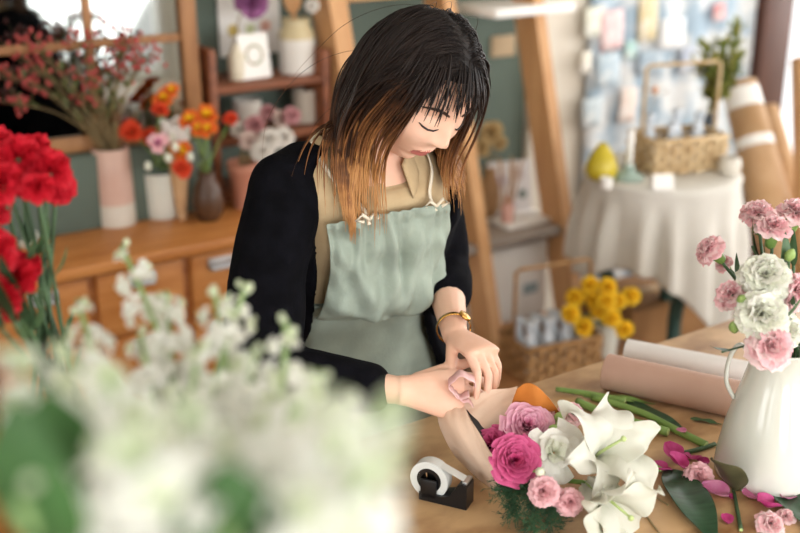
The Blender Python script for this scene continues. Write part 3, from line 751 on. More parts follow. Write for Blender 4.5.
# ------------------------------------------------------------------ woven baskets
M_wick = mat('pale_wicker', '#b89a70', .7, '#cdb48c', scale=30); M_wickd = mat('brown_wicker', '#8f6a40', .7, '#a67f52', scale=30)
def basket(label, base, rot, W, D, H_, m, rows_n=5, handle=True, hh=.2, name='wicker_basket'):
    t = thing(name, label, 'basket', base, rot)
    mb = MB(); mb.box((-W / 2 + .006, -D / 2 + .006, 0), (W / 2 - .006, D / 2 - .006, .008), bev=.001)
    def side(a, b_, nrm):
        n = max(4, int((b_ - a).length / .027))
        for i in range(rows_n):
            for k in range(n):
                f = (k + .5) / n; c = lerp(a, b_, f); outp = .0045 if (i + k) % 2 else -.0015
                d = (b_ - a) / n; ang = math.atan2(d.y, d.x)
                M = Matrix.Translation(c + nrm * outp + Vector((0, 0, H_ * (i + .5) / rows_n))) @ Matrix.Rotation(ang, 4, 'Z')
                mb.ell((0, 0, 0), (d.length * .62, .006, H_ / rows_n * .56), 8, 6, M=M)
    cs = [Vector((-W / 2, -D / 2, 0)), Vector((W / 2, -D / 2, 0)), Vector((W / 2, D / 2, 0)), Vector((-W / 2, D / 2, 0))]
    ns = [Vector((0, -1, 0)), Vector((1, 0, 0)), Vector((0, 1, 0)), Vector((-1, 0, 0))]
    for k in range(4): side(cs[k], cs[(k + 1) % 4], ns[k])
    mb.build('body', m, t)
    mb = MB(); mb.tube([c + Vector((0, 0, H_)) for c in cs + cs[:2]], .007, 8); mb.build('rim', m, t)
    if handle:
        mb = MB(); mb.tube([(-W / 2, 0, H_ * .3), (-W / 2, 0, H_ + hh), (-W / 2 + .012, 0, H_ + hh + .008), (W / 2 - .012, 0, H_ + hh + .008), (W / 2, 0, H_ + hh), (W / 2, 0, H_ * .3)], .0055, 8); mb.build('handle', m, t)
    return t
bk = P(676, 160, 3.32); bk.z = CLZ
basket('pale woven basket with tall thin handle on the white table cloth', bk, R(18), .245, .15, .10, M_wick, 5, True, .20)
M_wrap = mat('clear_wrap', '#dfe4ea', .25, '#c9d2db', scale=25, contrast=(.4, .6))
RB = Matrix.Rotation(R(18), 4, 'Z')
for i, (x, y, h, lab) in enumerate([(-.08, .03, .15, 'leftmost white wrapped bottle in the pale basket'), (-.035, -.02, .13, 'white wrapped bottle in front of the pale basket at left'), (.01, .03, .16, 'tallest white wrapped bottle in the middle of the pale basket'), (.05, -.02, .13, 'white wrapped bottle at the front right of the pale basket'), (.088, .03, .145, 'rightmost white wrapped bottle in the pale basket')]):
    q = bk + RB @ Vector((x, y, .009))
    t = thing('wrapped_bottle', lab, 'bottle', q, 0, 'wrapped bottles in the pale basket')
    mb = MB(); mb.lathe([(.0005, 0), (.018, 0), (.019, .004), (.018, h * .6), (.01, h * .75), (.014, h * .9), (.018, h), (.0005, h * .93)], 14, cap=False); mb.build('body', M_wrap, t)
bowp = P(655, 90, 3.30)
t = thing('ribbon_bow', 'white ribbon bow tied to the tall basket handle', 'ribbon', bowp)
for s_ in (-1, 1):
    mb = MB(); rows = []
    for k in range(13):
        a = k * 2 * PI / 12; rows.append([Vector((s_ * (.02 + .02 * -math.cos(a)), w_, .012 * math.sin(a))) for w_ in (-.008, .008)])
    mb.grid(rows); mb.build('loop', M_white, t)
    mb = MB(); mb.grid([[Vector((s_ * .014 * k / 5 + .003, w_ + .002 * math.sin(k), -.012 * k)) for w_ in (-.007, .007)] for k in range(6)]); mb.build('tail', M_white, t)
mb = MB(); mb.ell((0, 0, 0), (.012, .01, .012), 12, 8); mb.build('knot', mat('peach_knot', '#d9a888', .6), t)
# other things on the white cloth
yv = P(601, 176, 3.2); yv.z = CLZ
t = thing('yellow_vase', 'yellow pear shaped vase on the left of the white cloth', 'vase', yv); mb = MB()
mb.lathe(hollow([(.034, 0), (.044, .012), (.046, .035), (.036, .065), (.022, .088), (.014, .098), (.012, .104)], .003), 36, cap=False); mb.build('body', mat('yellow_glaze', '#b9a524', .3, '#cdb93a', scale=10), t)
cd = P(628, 180, 3.2); cd.z = CLZ
t = thing('candle_holder', 'sage green candle holder beside the yellow vase', 'candle holder', cd); mb = MB()
mb.lathe([(.0005, 0), (.044, 0), (.046, .006), (.036, .014), (.018, .022), (.015, .034), (.017, .04), (.0005, .04)], 32, cap=False); mb.build('body', mat('sage_glaze', '#8fa498', .4, '#9db1a6', scale=10), t)
t = thing('taper_candle', 'thin white candle standing in the sage green holder', 'candle', cd + Vector((0, 0, .0405))); mb = MB()
mb.lathe([(.0005, 0), (.010, 0), (.009, .10), (.004, .104), (.0005, .105)], 16, cap=False); mb.build('body', M_white, t); mb = MB(); mb.tube([(0, 0, .103), (.001, 0, .112)], .001, 5); mb.build('wick', M_black, t)
cp = P(606, 186, 3.1); cp.z = CLZ
t = thing('tea_light_cup', 'small white cup in front of the yellow vase', 'cup', cp); mb = MB(); mb.lathe(hollow([(.014, 0), (.016, .003), (.017, .03), (.017, .032)], .002), 20, cap=False); mb.build('body', M_white, t)
cc = P(662, 188, 3.1); cc.z = CLZ
t = thing('name_card', 'blank white folded card in front of the pale basket', 'card', cc, R(8)); mb = MB()
mb.grid([[(-.03, -.014, 0), (.03, -.014, 0)], [(-.03, 0, .042), (.03, 0, .042)], [(-.03, .016, 0), (.03, .016, 0)]]); mb.build('sheet', M_white, t, solid=.001, flat=True)
wp = P(729, 172, 3.25); wp.z = CLZ
lathe_thing('lidded_jar', 'small round cream jar at the right end of the white cloth', 'jar', wp, [(.026, 0), (.032, .008), (.034, .03), (.028, .046), (.026, .05)], M_greyglz)
dk = P(706, 152, 3.42); dk.z = CLZ
t = lathe_thing('dark_bottle', 'dark grey bottle holding leafy branches behind the pale basket', 'vase', dk, [(.026, 0), (.03, .006), (.03, .085), (.016, .11), (.015, .135)], mat('smoke_glass', '#3c4146', .15, '#4a5056', scale=8))
tip_l = [(738, 24, 3.5, '#', 'tallest leafy branch, at the top right of the dark bottle'), (722, 42, 3.45, '', 'leafy branch left of the tallest one in the dark bottle'), (702, 44, 3.45, '', 'leftmost leafy branch in the dark bottle'), (735, 58, 3.4, '', 'lowest right leafy branch in the dark bottle'), (715, 62, 3.4, '', 'short leafy branch in the middle of the dark bottle'), (697, 62, 3.4, '', 'short leafy branch low at the left of the dark bottle')]
for px, py, dt, _, lab in tip_l:
    tip = P(px, py, dt); b0 = dk + Vector((0, 0, .02)); m_ = dk + Vector((random.uniform(-.008, .008), 0, .13))
    t = thing('leafy_branch', lab, 'branch', b0, 0, 'leafy branches in the dark bottle')
    pts = spline([b0, m_, lerp(m_, tip, .5) + Vector((.02, 0, 0)), tip], 5); mb = MB(); mb.tube([p - b0 for p in pts], .0028, 5); mb.build('stem', M_darkwood, t)
    lv = MB()
    for k in range(64):
        q = pts[int(random.uniform(.55, 1) * (len(pts) - 1))] - b0; l = leaf_mb(.05, .009, .15, n=4)
        dd = Vector((random.gauss(0, 1), random.gauss(0, 1), random.gauss(.5, .7))).normalized()
        M = Matrix.Translation(q) @ dd.to_track_quat('Y', 'Z').to_matrix().to_4x4(); lv.add(l.v, l.f, M=M)
    lv.build('leaves', mat('yellow_green_leaf', '#6c8040', .5, '#a39a4e', scale=18, transl=.3), t)  # leaf colour mixes green and yellow olive by noise
# kraft paper rolls standing at the right
M_kraft = mat('kraft', '#b08455', .8)
def roll_stand(label, top, foot, r0, r1, m, band=None):
    top = Vector(top); foot = Vector(foot); t = thing('paper_roll', label, 'paper roll', foot); d = (top - foot); L = d.length; M = aim((0, 0, 0), d)
    mb = MB(); mb.lathe([(.0005, .002), (r1, .002), (r0, L), (r0 * .8, L), (r0 * .8, L - .06), (.0005, L - .06)], 28, cap=False, M=M); mb.build('roll', m, t)
    if band:
        mb = MB(); mb.lathe([(lerp(r1, r0, f) + .0015, L * f) for f in (.92, .95, .98)], 28, cap=False, M=M); mb.build('paper_band', M_white, t)
        mb = MB(); mb.lathe([(lerp(r1, r0, f) + .0015, L * f) for f in (.80, .83)], 28, cap=False, M=M); mb.build('paper_band', M_white, t)
roll_stand('leaning kraft paper roll with white bands right of the side table', P(739, 84, 3.62), Pz(826, 425, 0.03), .056, .085, M_kraft, True)
roll_stand('thin kraft paper roll behind the one with white bands', P(768, 108, 3.75), Pz(850, 420, .03), .034, .06, M_kraft)
roll_stand('upright tan roll at the right edge of the photo', P(800, 60, 3.55), Pz(812, 440, .03), .028, .034, M_pine)
t = thing('cardboard_box', 'brown cardboard box on the floor under the side table', 'box', Vector((TC.x + .03, TC.y + .18, 0)), R(30)); mb = MB(); mb.box((-.17, -.13, 0), (.17, .13, .34), bev=.003); mb.build('body', mat('kraft_box', '#93693f', .8, '#a4784c', scale=8), t)
mb = MB(); mb.box((-.172, -.02, .339), (.172, .02, .342), bev=0); mb.build('tape_strip', mat('tan_tape', '#b89464', .4), t)
# potted plant in front of the bright window
pp0 = Pz(800, 330, 0.02); pp0 = UV(4.02, 2.50, 0)
t = thing('potted_plant', 'tall pale green potted plant in front of the bright window', 'plant', pp0); mb = MB(); mb.lathe(hollow([(.09, 0), (.12, .22), (.125, .23)], .006), 28, cap=False); mb.build('pot', M_greyglz, t)
mb = MB(); mb.lathe([(.0005, .19), (.11, .2)], 24, cap=False); mb.build('soil', M_darkwood, t)
st = MB(); lv = MB(); fl = MB()
for k in range(14):
    a = random.uniform(0, 6.28); h = random.uniform(.55, 1.1); tip = Vector((.24 * math.cos(a) * random.random(), .18 * math.sin(a) * random.random(), .2 + h)); pts = bez((0, 0, .19), (0, 0, .2 + h * .6), tip, 8); st.tube(pts, .003, 5)
    for j in range(16):
        q = pts[random.randint(3, 8)]; l = leaf_mb(.07, .016, .2, n=4); dd = Vector((random.gauss(0, 1), random.gauss(0, 1), random.gauss(.3, .6))).normalized()
        lv.add(l.v, l.f, M=Matrix.Translation(q) @ dd.to_track_quat('Y', 'Z').to_matrix().to_4x4())
    if k % 2: 
        for j in range(4): fl.ell(tip + Vector((random.gauss(0, .03), random.gauss(0, .03), random.gauss(0, .03))), .016, 8, 6)
st.build('stems', M_stem, t); lv.build('leaves', M_lleaf, t); fl.build('flowers', PM_white, t)
# ------------------------------------------------------------------ low bench with basket and yellow flowers
BZ = .30
t = thing('low_bench', 'low brown wooden bench on the floor holding the basket and yellow flowers', 'bench', UV(2.0, 2.12, 0), ROT)
mb = MB(); mb.box((-.28, -.13, BZ - .025), (.30, .13, BZ), bev=.004); mb.build('seat', M_frame, t)
for x in (-.26, .25):
    for y in (-.11, .08):
        mb = MB(); mb.box((x, y, 0), (x + .03, y + .03, BZ - .025)); mb.build('leg', M_frame, t)
bk2 = Pz(549, 366, BZ)
basket('brown handled basket of clear wrapped bottles behind the worktable edge', bk2, ROT - R(10), .24, .15, .10, M_wickd, 5, True, .20)
RB = Matrix.Rotation(ROT - R(10), 4, 'Z')
labs = ['back left', 'back middle left', 'back middle right', 'back right', 'front left', 'front middle left', 'front middle right', 'front right']
for i in range(8):
    x = -.085 + .057 * (i % 4); y = .035 if i < 4 else -.03; h = random.uniform(.12, .16)
    q = bk2 + RB @ Vector((x, y, .009)); t = thing('wrapped_bottle', 'clear wrapped bottle at the %s of the brown handled basket' % labs[i], 'bottle', q, 0, 'wrapped bottles in the brown basket')
    mb = MB(); mb.lathe([(.0005, 0), (.019, 0), (.020, .004), (.019, h * .6), (.010, h * .75), (.015, h * .9), (.021, h), (.0005, h * .93)], 14, cap=False); mb.build('body', M_wrap, t)
yb = Pz(604, 354, BZ)
lathe_thing('bucket_vase', 'plain white vase of yellow flowers beside the brown basket', 'vase', yb, [(.032, 0), (.034, .004), (.041, .10), (.041, .104)], M_ceram)
ym = yb + Vector((0, 0, .095)); YEL = car('yel', [PM_yellow], **LOW)
for px, py, lab in [(575, 298, 'at the upper left'), (590, 285, 'second along the top from the left'), (608, 287, 'topmost at the centre'), (617, 301, 'right of the centre'), (631, 296, 'at the far right'), (584, 327, 'lowest at the left'), (600, 311, 'in the middle front'), (624, 329, 'lowest at the right'), (611, 318, 'just above the vase rim'), (594, 300, 'in the middle at the left'), (571, 314, 'at the far left'), (606, 301, 'in the centre')]:
    p = P(px, py, random.uniform(2.98, 3.12)); flower('yellow_flower', 'yellow chrysanthemum %s of the white bucket vase' % lab, 'flower', 'yellow flowers in the bucket vase', YEL, p, (p - ym).normalized() * .6 + tocam(p) * .6, .031, in_vase(ym, yb, p, .02), M_dstem)
# ------------------------------------------------------------------ the woman
M_skin = mat('skin', '#deb096', .5, '#e7bda6', scale=18, sss=.12, spec=.35)
M_lip = mat('lips', '#b0605a', .4, '#bb6d66', scale=40, sss=.1)
M_card = mat('black_knit', '#07070a', .95, '#0d0d12', scale=40, bump=.15, bscale=220, spec=.08)
M_blouse = mat('beige_cotton', '#b29a76', .8, '#bfa884', scale=18, bump=.08, bscale=160, spec=.2)
M_sage = mat('sage_canvas', '#8d988c', .82, '#9aa598', scale=22, bump=.12, bscale=220, spec=.2)
M_trous = mat('dark_trousers', '#1b1d24', .85, '#23262e', scale=20)
M_lash = mat('dark_lash', '#241713', .6)
WOM = thing('person', 'woman with long brown hair in a sage apron and black cardigan bending over the bouquet', 'person', UV(.94, 1.58, 0))
def B(l, f, z): return UV(.94 + l, 1.58 - f, z)
Lx = (UV(1, 0, 0) - UV(0, 0, 0)); Fx = (UV(0, -1, 0) - UV(0, 0, 0)); Zx = Vector((0, 0, 1))
# torso rings: z, forward, sideways, half width, half depth
TOR = [(.72, -.02, .0, .172, .118), (.80, -.005, 0, .170, .118), (.88, .02, -.005, .148, .105), (.95, .05, -.01, .128, .094), (1.03, .085, -.02, .134, .100),
       (1.10, .115, -.03, .146, .108), (1.16, .135, -.042, .150, .100), (1.205, .148, -.05, .140, .078), (1.235, .155, -.055, .095, .060), (1.26, .162, -.057, .055, .048)]
def torso(z):
    if z <= TOR[0][0]: return TOR[0][1:]
    for a, b in zip(TOR, TOR[1:]):
        if z <= b[0]:
            t = (z - a[0]) / (b[0] - a[0]); t = t * t * (3 - 2 * t) * .5 + t * .5
            return tuple(lerp(a[i], b[i], t) for i in range(1, 5))
    return TOR[-1][1:]
def TP(z, phi, off=0.0, dz=0.0):
    f, l, a, b = torso(z)
    return B(l + (a + off) * math.sin(phi), f + (b + off) * math.cos(phi), z + dz)
shR, shL = B(-.180, .15, 1.190), B(.056, .14, 1.175)
elR, elL = P(262, 374, 1.64), P(442, 266, 1.92)
wrR, wrL = P(406, 391, 1.615), P(455, 336, 1.70)
# ---- head
HC = P(417, 87, 1.635)
yaw, nod, roll = R(34 + 8), R(36), R(7)
HM = Matrix.Translation(HC) @ Matrix.Rotation(yaw, 4, 'Z') @ Matrix.Rotation(roll, 4, 'Y') @ Matrix.Rotation(nod, 4, 'X') @ Matrix.Scale(.99, 4)
def head_mb():
    mb = MB(); NU, NV = 96, 72; rows = []
    g = lambda x, c, s: math.exp(-((x - c) / s) ** 2)
    for i in range(NV + 1):
        th = -PI / 2 + PI * i / NV; row = []
        for k in range(NU):
            ph = 2 * PI * k / NU
            x = .074 * math.cos(th) * math.sin(ph); y = -.090 * math.cos(th) * math.cos(ph); z = .110 * math.sin(th)
            low = sm(.0, -.11, z)
            x *= 1 - .42 * low ** 1.3; 
            if y < 0: y *= 1 - .10 * low
            else: y *= 1 - .45 * sm(-.02, -.11, z)
            y -= .008 * low
            if y < .0:
                fr = sm(.0, -.05, y); ax = abs(x); d = 0
                d += .0165 * g(x, 0, .0090 + .003 * sm(-.01, -.025, z)) * sm(.020, -.020, z) * (1 - sm(-.023, -.034, z))   # nose
                d += .006 * g(ax, .0105, .0065) * g(z, -.024, .007)
                d -= .010 * g(ax, .031, .017) * g(z, .010, .013)
                d += .0075 * g(ax, .031, .0135) * g(z, .006, .0085)
                d += .0035 * g(ax, .028, .02) * g(z, .027, .007)
                d += .005 * g(ax, .040, .020) * g(z, -.026, .022)
                d += .0065 * g(x, 0, .020) * g(z, -.0535, .0050) + .0075 * g(x, 0, .018) * g(z, -.0645, .0055) - .003 * g(x, 0, .022) * g(z, -.0590, .0022)
                d -= .003 * g(x, 0, .03) * g(z, -.075, .006) + .002 * g(x, 0, .006) * g(z, -.046, .004)
                d += .007 * g(x, 0, .02) * g(z, -.092, .014)
                y -= d * fr
            row.append(Vector((x, y, z)))
        rows.append(row)
    mb.grid(rows[1:-1], cv=True, cap=True)
    for s in (-1, 1):                                           # ears
        mb.ell((s * .072, .012, -.004), (.010, .019, .031), 12, 10)
    mb.v = [HM @ v for v in mb.v]; return mb
def chain(mb, pts, rad, sides=14):
    for p, r in zip(pts, rad): mb.ell(p, r * .985, sides, 10)
    for (p, r), (q, s) in zip(zip(pts, rad), list(zip(pts, rad))[1:]):
        n = max(2, int((Vector(q) - Vector(p)).length / .02)); mb.tube([lerp(Vector(p), Vector(q), i / n) for i in range(n + 1)], [lerp(r, s, i / n) for i in range(n + 1)], sides)
def hand(mb, wrist, D, N, T, curls, thumb, sc=1.0, spread=.10):
    """D along the palm, N out of the back of the hand, T towards the thumb"""
    D = D.normalized(); N = (N - D * N.dot(D)).normalized(); T0 = N.cross(D); T = T0 if T0.dot(T) > 0 else -T0
    rows = []
    for s, w_, h_ in ((-.012, .0225, .0185), (.0, .0235, .0180), (.02, .029, .0165), (.05, .0375, .0150), (.078, .0395, .0125), (.088, .037, .0095)):
        c = wrist + D * s * sc + N * .002
        rows.append([c + (T * math.cos(a) * w_ + N * math.sin(a) * h_) * sc for a in [k * 2 * PI / 16 for k in range(16)]])
    mb.grid(rows, cv=True, cap=True)
    Ls = [(.041, .025, .020), (.045, .028, .021), (.042, .026, .020), (.033, .020, .018)]
    tips = []
    for k in range(4):
        off = (.029, .0100, -.0095, -.0275)[k]; kn = wrist + (D * (.082 - .004 * abs(k - 1)) + T * off) * sc
        d = (D + T * spread * (1.3 - k)).normalized(); r = (.0085, .0086, .0082, .0074)[k] * sc
        pts = [kn - d * .02, kn]; rads = [r * 1.02, r * 1.05]
        for j in range(3):
            c = R(curls[k][j]); d = (d * math.cos(c) - N * math.sin(c)).normalized()
            nn = N - d * N.dot(d); pts.append(pts[-1] + d * Ls[k][j] * sc); rads.append(r * (.97, .88, .72)[j])
            N2 = nn.normalized() if nn.length > .05 else N
            # bend the local normal with the finger
            if j == 0: Nk = N
            Nk = N2; 
        chain(mb, pts, rads, 12); tips.append((pts, rads))
    b = wrist + (D * .018 + T * .018 - N * .004) * sc
    a, c1, c2 = thumb
    d = (D * math.cos(R(a)) + T * math.sin(R(a)) - N * math.sin(R(c1))).normalized()
    d2 = (d * 1.0 + D * .35 - N * math.sin(R(c2))).normalized()
    p1 = b + d * .042 * sc; p2 = p1 + (d * .5 + d2 * .5).normalized() * .031 * sc; p3 = p2 + d2 * .024 * sc
    chain(mb, [b, p1, p2, p3], [.0135 * sc, .0105 * sc, .0095 * sc, .0075 * sc], 12)
    return tips, (p3, d2)
bm_ = MB()
rows = [[TP(z, 2 * PI * k / 32, -.004) for k in range(32)] for z in (.72, .76, .80, .84, .88, .92, .95, .99, 1.03, 1.07, 1.10, 1.13, 1.16, 1.185, 1.205, 1.22, 1.235, 1.26)]
bm_.grid(rows, cv=True, cap=True)
nb, nt_ = B(-.057, .155, 1.235), HM @ Vector((0, .028, -.055))
bm_.tube([nb, lerp(nb, nt_, .33) + Fx * .004, lerp(nb, nt_, .66) + Fx * .004, nt_], [.056, .049, .047, .047], 20)
for sh, el, wr in ((shR, elR, wrR), (shL, elL, wrL)):
    chain(bm_, [sh, lerp(sh, el, .5), el], [.047, .041, .034]); chain(bm_, [el, lerp(el, wr, .35), lerp(el, wr, .75), wr], [.031, .031, .024, .0195])
for s in (-1, 1):
    hip = B(s * .085, -.01, .80); kn = B(s * .085, .03, .47); an = B(s * .085, -.03, .09)
    chain(bm_, [hip, lerp(hip, kn, .5), kn], [.083, .07, .052]); chain(bm_, [kn, lerp(kn, an, .35), an], [.050, .050, .034])
    chain(bm_, [an - Zx * .02, B(s * .09, .07, .045), B(s * .093, .14, .035)], [.036, .034, .026])
hd = head_mb(); bm_.add(hd.v, hd.f)
# hands
tl = P(494, 360, 1.63)
hand(bm_, wrL, tl - wrL, Vector((.25, -.15, .95)), P(446, 385, 1.58) - wrL, [(30, 72, 50), (36, 76, 50), (42, 78, 50), (48, 78, 50)], (40, 30, 15), .82)
tr = P(460, 395, 1.63)
hand(bm_, wrR, tr - wrR, Vector((-.15, -.75, .65)), Vector((.1, .55, .8)), [(30, 38, 22), (34, 40, 25), (36, 42, 25), (40, 42, 25)], (28, 10, 8), .98)
body = union(bm_, .0028, 2)
inv = HM.inverted()
cen = {}
for i, f in enumerate(body.f):
    p = inv @ body.v[f[0]]
    if p.y < -.06 and abs(p.x) < .0205 - .30 * abs(p.z + .059) and -.0685 < p.z < -.0510 + .0015 * math.cos(p.x * 260): body.m[i] = 1
body.build('body', [M_skin, M_lip], WOM, world=True)
# brows, lashes
def face_pt(x, z, y0=-.2):
    # ray to the head surface in head space
    best = None
    for v in hd_l:
        if v.y < 0 and abs(v.x - x) < .006 and abs(v.z - z) < .006:
            dd = (v.x - x) ** 2 + (v.z - z) ** 2
            if best is None or dd < best[0]: best = (dd, v.y)
    return Vector((x, best[1] if best else -.08, z))
hd_l = [inv @ v for v in hd.v]
for s in (-1, 1):
    mb = MB(); mb.tube([HM @ (face_pt(s * x, z) + Vector((0, -.0015, 0))) for x, z in ((.017, .0005), (.024, -.0035), (.032, -.0045), (.040, -.0025), (.046, .001))], [.0006, .0014, .0016, .0015, .0007], 6); mb.build('eyelashes', M_lash, WOM, world=True)
    mb = MB(); mb.tube([HM @ (face_pt(s * x, z) + Vector((0, -.0008, 0))) for x, z in ((.013, .026), (.022, .030), (.033, .0315), (.044, .028), (.050, .023))], [.0016, .0024, .0024, .0018, .0007], 6); mb.build('eyebrow', mat('brow_brown', '#3a2419', .7), WOM, world=True)
# ---- blouse
def fold(p, amp, sc=14, seed=0): return amp * noise.noise(Vector(p) * sc + Vector((seed, seed * 2, 0)))
rows = []
zs = [.74, .80, .86, .90, .95, 1.0, 1.05, 1.10, 1.14, 1.17, 1.195, 1.215, 1.23, 1.243]
for z in zs:
    row = []
    for k in range(64):
        ph = 2 * PI * k / 64; front = max(0, math.cos(ph))
        zz = z - (.045 * sm(.6, 1, front) * sm(1.17, 1.24, z))       # neckline dips at the front
        p = TP(z, ph, .007 + .004 * math.sin(ph * 9 + z * 30) * sm(1.22, 1.1, z)); p.z = zz
        row.append(p)
    rows.append(row)
mb = MB(); mb.grid(rows, cv=True); blouse = mb.build('blouse', M_blouse, WOM, world=True, solid=.004)
rows = []                                                        # collar band and open collar points
for i in range(5):
    s = i / 4; row = []
    for k in range(48):
        ph = R(28) + (2 * PI - R(56)) * k / 47; f, l, a, b = torso(1.245)
        r = .006 + .020 * s; fr = max(0, math.cos(ph))
        row.append(B(l + (.060 + r) * math.sin(ph), f + (.054 + r) * math.cos(ph) + .02 * fr, 1.262 - .032 * s - .055 * fr ** 2 - .02 * fr * s))
    rows.append(row)
mb = MB(); mb.grid(rows); mb.build('collar', M_blouse, blouse, solid=.003); blouse.children[0].data.transform(WOM.matrix_basis.inverted())
# ---- apron: gathered bib, skirt, straps
CREASES = [(-.15, .95, -.05, .30, .06, .010), (.35, .80, .10, .22, .06, .011), (-.80, .70, -.25, .20, .07, .010), (.80, .62, .30, .15, .07, .010), (.55, .95, .50, .45, .05, .008), (-.55, .95, -.60, .55, .05, .007), (.05, .55, -.35, .12, .05, .008), (-.9, .30, .0, .10, .05, .008), (.15, .12, .85, .32, .05, .008)]
def crease(q, s):
    t = 0
    for q0, s0, q1, s1, w_, a_ in CREASES:
        dx, dy = q1 - q0, (s1 - s0) * 1.2; k = max(0, min(1, ((q - q0) * dx + (s - s0) * 1.2 * dy) / (dx * dx + dy * dy)))
        d = math.hypot(q - q0 - dx * k, (s - s0) * 1.2 - dy * k); t += a_ * math.exp(-(d / w_) ** 2) * (.35 + .65 * math.sin(PI * min(1, k * .8 + .15))) - a_ * .45 * math.exp(-((d - 2.2 * w_) / w_) ** 2)
    return t
def bib():
    mb = MB(); rows = []; n, m = 30, 48
    for i in range(n + 1):
        s = i / n; z = lerp(.965, 1.150, s); row = []
        for j in range(m + 1):
            q = 2 * j / m - 1; w_ = R(lerp(46, 38, sm(0, .6, s))); ph = q * w_ - R(6)
            blouse_out = .022 + .034 * math.exp(-((s - .26) / .22) ** 2) * (1 - .55 * abs(q) ** 2) + .010 * math.sin(PI * s)
            gather = .0045 * math.sin(q * 34 + 1.2 * math.sin(q * 9)) * sm(.55, .95, s)
            p = TP(z, ph, 0)
            w1 = (.5 + .5 * math.sin((q * 2.6 + s * 1.9) * 3.1)) ** 3 * .017 * sm(.95, .3, s) + (.5 + .5 * math.sin((q * 3.3 - s * 3.0 + .4) * 2.7)) ** 4 * .018 * sm(.85, .3, s)
            wr = crease(q, s) + .35 * w1 * (1 - q ** 4) + fold((q * 1.5, s * 1.2, 0), .020, 2.6, 3) * sm(1, .7, s) * (1 - .8 * q ** 4) + fold((q, s, 1), .006, 7, 5)
            off = blouse_out + gather + wr + (.004 if s > .93 else 0)
            f, l, a, b = torso(z)
            droop = -.028 * math.exp(-((s - .20) / .16) ** 2) * (1 - .4 * q * q) + fold((q * 2, s, 4), .010, 2, 9) * sm(.6, .1, s)
            row.append(B(l + (a + .012) * math.sin(ph) + off * math.sin(ph) * .5, f + (b + .006) * max(.25, math.cos(ph)) + off * .85, z + droop - .010 * q * q * sm(.8, 1, s) + .010 * sm(.6, 1, s)))
        rows.append(row)
    mb.grid(rows); return mb
bb_ = bib().build('apron_bib', M_sage, WOM, world=True, sub=1, solid=.0025)
mb = MB(); rows = []
for i in range(25):
    s = i / 24; z = lerp(.985, .40, s); row = []
    for j in range(73):
        q = 2 * j / 72 - 1; ph = q * R(100)
        f, l, a, b = torso(max(z, .74)); fl = .012 + .05 * s + .010 * math.sin(q * 16 + 1.5 * math.sin(s * 3)) * sm(.05, .5, s) + fold((q * 2, s * 4, 7), .008, 3, 2)
        fl += .006 * math.sin((s * 24 + q * 3) * 2.2) * sm(.3, .05, s) * math.cos(q)
        row.append(B(l + (a + fl) * math.sin(ph), f + (b + fl) * math.cos(ph), z))
    rows.append(row)
mb.grid(rows); mb.build('apron_skirt', M_sage, WOM, world=True, sub=1, solid=.0025)
mb = MB()                                                         # waist band with tie
rows = [[TP(z, R(-105) + R(210) * j / 60, .016 + .002 * math.sin(j)) for j in range(61)] for z in (.952, .962, .972, .982)]
mb.grid(rows); mb.build('waist_band', M_sage, WOM, world=True, solid=.003)
M_tie = mat('cream_tie', '#d6cbb4', .8, '#e0d6c2', scale=30)
for s in (-1, 1):
    path = [TP(1.145, s * R(20), .030), TP(1.17, s * R(22), .016), TP(1.205, s * R(34), .012), TP(1.238, s * R(60), .012), TP(1.255, s * R(110), .016), TP(1.262, s * R(170), .012)]
    pts = spline(path, 6); mb = MB(); rows = []
    for i, p in enumerate(pts):
        d = (pts[min(i + 1, len(pts) - 1)] - pts[max(0, i - 1)]).normalized(); f, l, a, b = torso(min(1.25, p.z)); c = B(l, f, p.z - .08)
        side = d.cross(p - c).normalized(); rows.append([p - side * .003, p, p + side * .003])
    mb.grid(rows); mb.build('apron_strap', M_tie, WOM, world=True, solid=.002)
    mb = MB(); q = path[0] + Zx * .008
    for k in (-1, 1): mb.tube([q, q + Lx * .012 * k + Zx * .010, q + Lx * .022 * k + Zx * .002, q + Lx * .010 * k - Zx * .002], .0028, 6)
    mb.build('tie_bow', M_tie, WOM, world=True)
# ---- cardigan
cm = MB(); rows = []
zc = [.70, .76, .82, .88, .94, 1.0, 1.06, 1.11, 1.15, 1.18, 1.205, 1.225, 1.24, 1.25]
for z in zc:
    f, l, a, b = torso(z); g0 = R(lerp(52, 50, sm(.7, 1.0, z)) if z < 1.1 else lerp(50, 62, sm(1.1, 1.25, z)))
    out = .030 + .035 * sm(1.0, .72, z) - .012 * sm(1.17, 1.25, z); ring = []
    n = 44
    gL = g0 - R(20) * sm(1.14, 1.04, z)
    for k in range(n + 1):
        ph = gL + (2 * PI - gL - g0) * k / n; wv = .006 * math.sin(ph * 7 + z * 12) * sm(1.2, .9, z)
        ring.append(B(l + (a + out + wv) * math.sin(ph), f + (b + out + wv) * math.cos(ph), z))
    for k in range(n, -1, -1):
        ph = gL + (2 * PI - gL - g0) * k / n; ring.append(B(l + (a + out - .014) * math.sin(ph), f + (b + out - .014) * math.cos(ph), z))
    rows.append(ring)
cm.grid(rows, cv=True, cap=True)
chain(cm, [B(-.15, .142, 1.205), shR, lerp(shR, elR, .5) - Lx * .012, elR], [.050, .058, .059, .056]); seR = lerp(elR, wrR, .74)
chain(cm, [elR, lerp(elR, wrR, .4), seR], [.054, .045, .038])
chain(cm, [B(.05, .138, 1.19), shL, lerp(shL, elL, .5) + Lx * .006, elL], [.046, .054, .054, .048]); seL = lerp(elL, wrL, .42)
chain(cm, [elL, seL], [.046, .042])
cu = union(cm, .005, 4)
